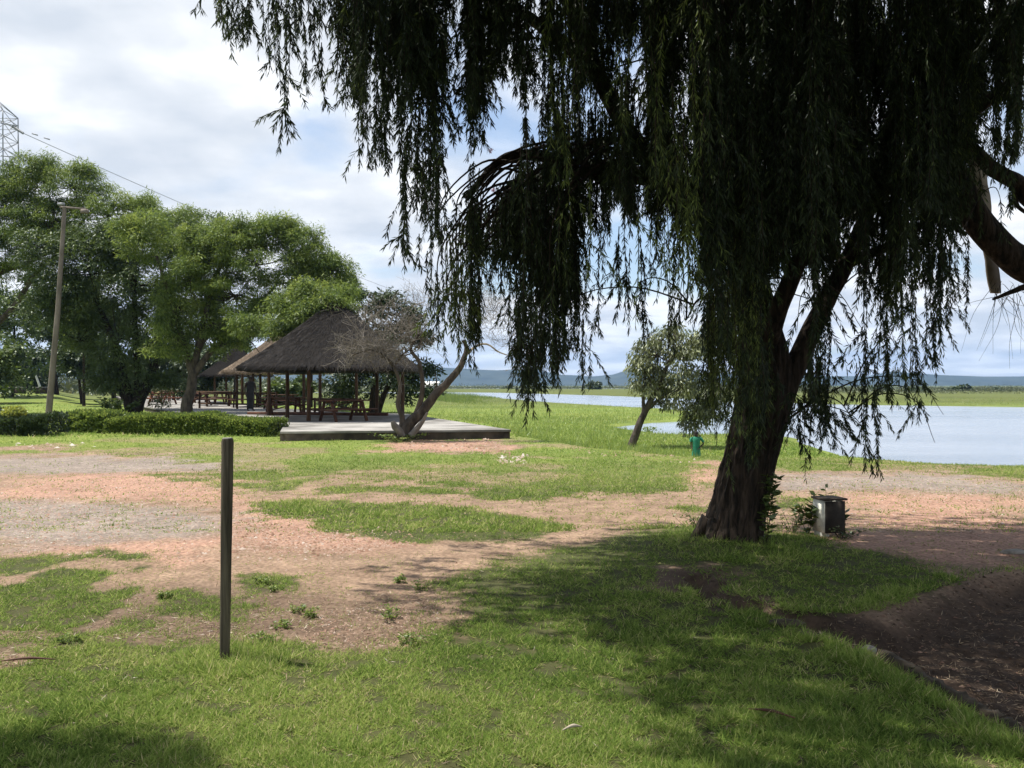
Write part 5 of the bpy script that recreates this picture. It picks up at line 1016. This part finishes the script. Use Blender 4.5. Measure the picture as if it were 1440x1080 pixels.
# dry litter on bare soil
X, Y = field(70000, 3.2, 9.5, .78, 1.0); g, _, _ = cover(X, Y); pd = poly_sd(X, Y, PIT); ok = ((g < .45)&(Y < 6.4)|(pd > 0)|(rng.random(len(X)) < .06)); X, Y = X[ok], Y[ok]; n = len(X); d = rdir(n); d[:, 2] = np.abs(d[:, 2])*.25; d = unit(d)
e = MB(); e.leaves(np.stack([X, Y, height(X, Y)+.004], 1), d, unit(np.cross(d, np.array([0, 0, 1.])+rng.normal(0, .4, (n, 3)))), rng.uniform(.012, .06, n), .0045, rng.random(n)**1.6); tag(e.build('leaf_litter', M['litter']), 'dry brown leaf litter on the bare soil', 'leaf litter', kind='stuff')

# ================================================================ far shore
e = MB()
def band(n, yA, yB, X0, X1, hmax, size, dens=.0, seed=0):
    X = rng.uniform(X0, X1, n); Y = rng.uniform(yA, yB, n); hh_ = hmax*np.clip(.42+1.6*fbm(X/22+seed, Y/30+seed, 3)+.9*fbm(X/6, Y/9+seed, 3), .0, 1.3); ok = (hh_ > .25)&(poly_sd(X, Y, WATER) < -1.5); X, Y, hh_ = X[ok], Y[ok], hh_[ok]; n = len(X)
    Z = height(X, Y)+hh_*rng.random(n)**.8; d = rdir(n); e.leaves(np.stack([X, Y, Z], 1), d, rdir(n), size*rng.uniform(.6, 1.4, n), size*.7, np.clip(rng.normal(.42, .2, n), 0, 1))
band(50000, 330, 480, -330, 120, 2.4, .45, seed=3); band(60000, 215, 300, 40, 260, 1.7, .32, seed=5); band(60000, 480, 720, -420, 520, 3.4, .7, seed=8); band(25000, 175, 240, 60, 190, .8, .25, seed=2); band(30000, 700, 1100, -700, 900, 4.4, 1.1, seed=12); band(15000, 110, 330, -120, -40, 5, .9, seed=21)
tag(e.build('far_woodland', M['farleaf']), 'low scrub and woodland along the far shore beneath the hills', 'woodland', kind='stuff')
for px, py, rx, ry, Y, lb2 in [(836, 543, 10, 7, 290, 'round dark tree standing alone on the far shore left of centre'), (1345, 549, 17, 8, 230, 'broad dark tree on the far shore near the right edge'), (1233, 548, 14, 6, 240, 'dark tree on the far shore right of the big trunk'), (1290, 552, 15, 5, 215, 'low dark bush on the far shore between two taller trees'), (1412, 552, 16, 6, 225, 'dark bush clump on the far shore at the right edge'), (1170, 549, 10, 4, 260, 'small bush on the far shore just right of the big trunk'), (716, 545, 9, 4, 360, 'small dark tree on the far shore behind the hanging strands')]:
    k_ = Y/F; c_ = P(px, py, Y); gz2 = gz_(c_[0], Y); lbs = [(c_+np.array([rng.uniform(-.6, .6)*rx*k_, rng.uniform(-.4, .4)*rx*k_, rng.uniform(-.4, .3)*ry*k_]), (rx*k_*.5, rx*k_*.5, ry*k_*.6), 1) for _ in range(5)]
    make_tree('far_tree', lb2, 'tree', (c_[0], Y, gz2), [([(c_[0], Y, gz2-.2), (c_[0]+.2, Y, c_[2]), c_+[0, 0, ry*k_*.3]], .3, .1)], lbs, 'darkleaf', 'bark', nper=420, size=.8, width=.6, pad=(rx*k_*.3, ry*k_*.3), padn=6, tone=.1)
for o_ in list(S.objects):
    if '_w' in o_: del o_['_w']
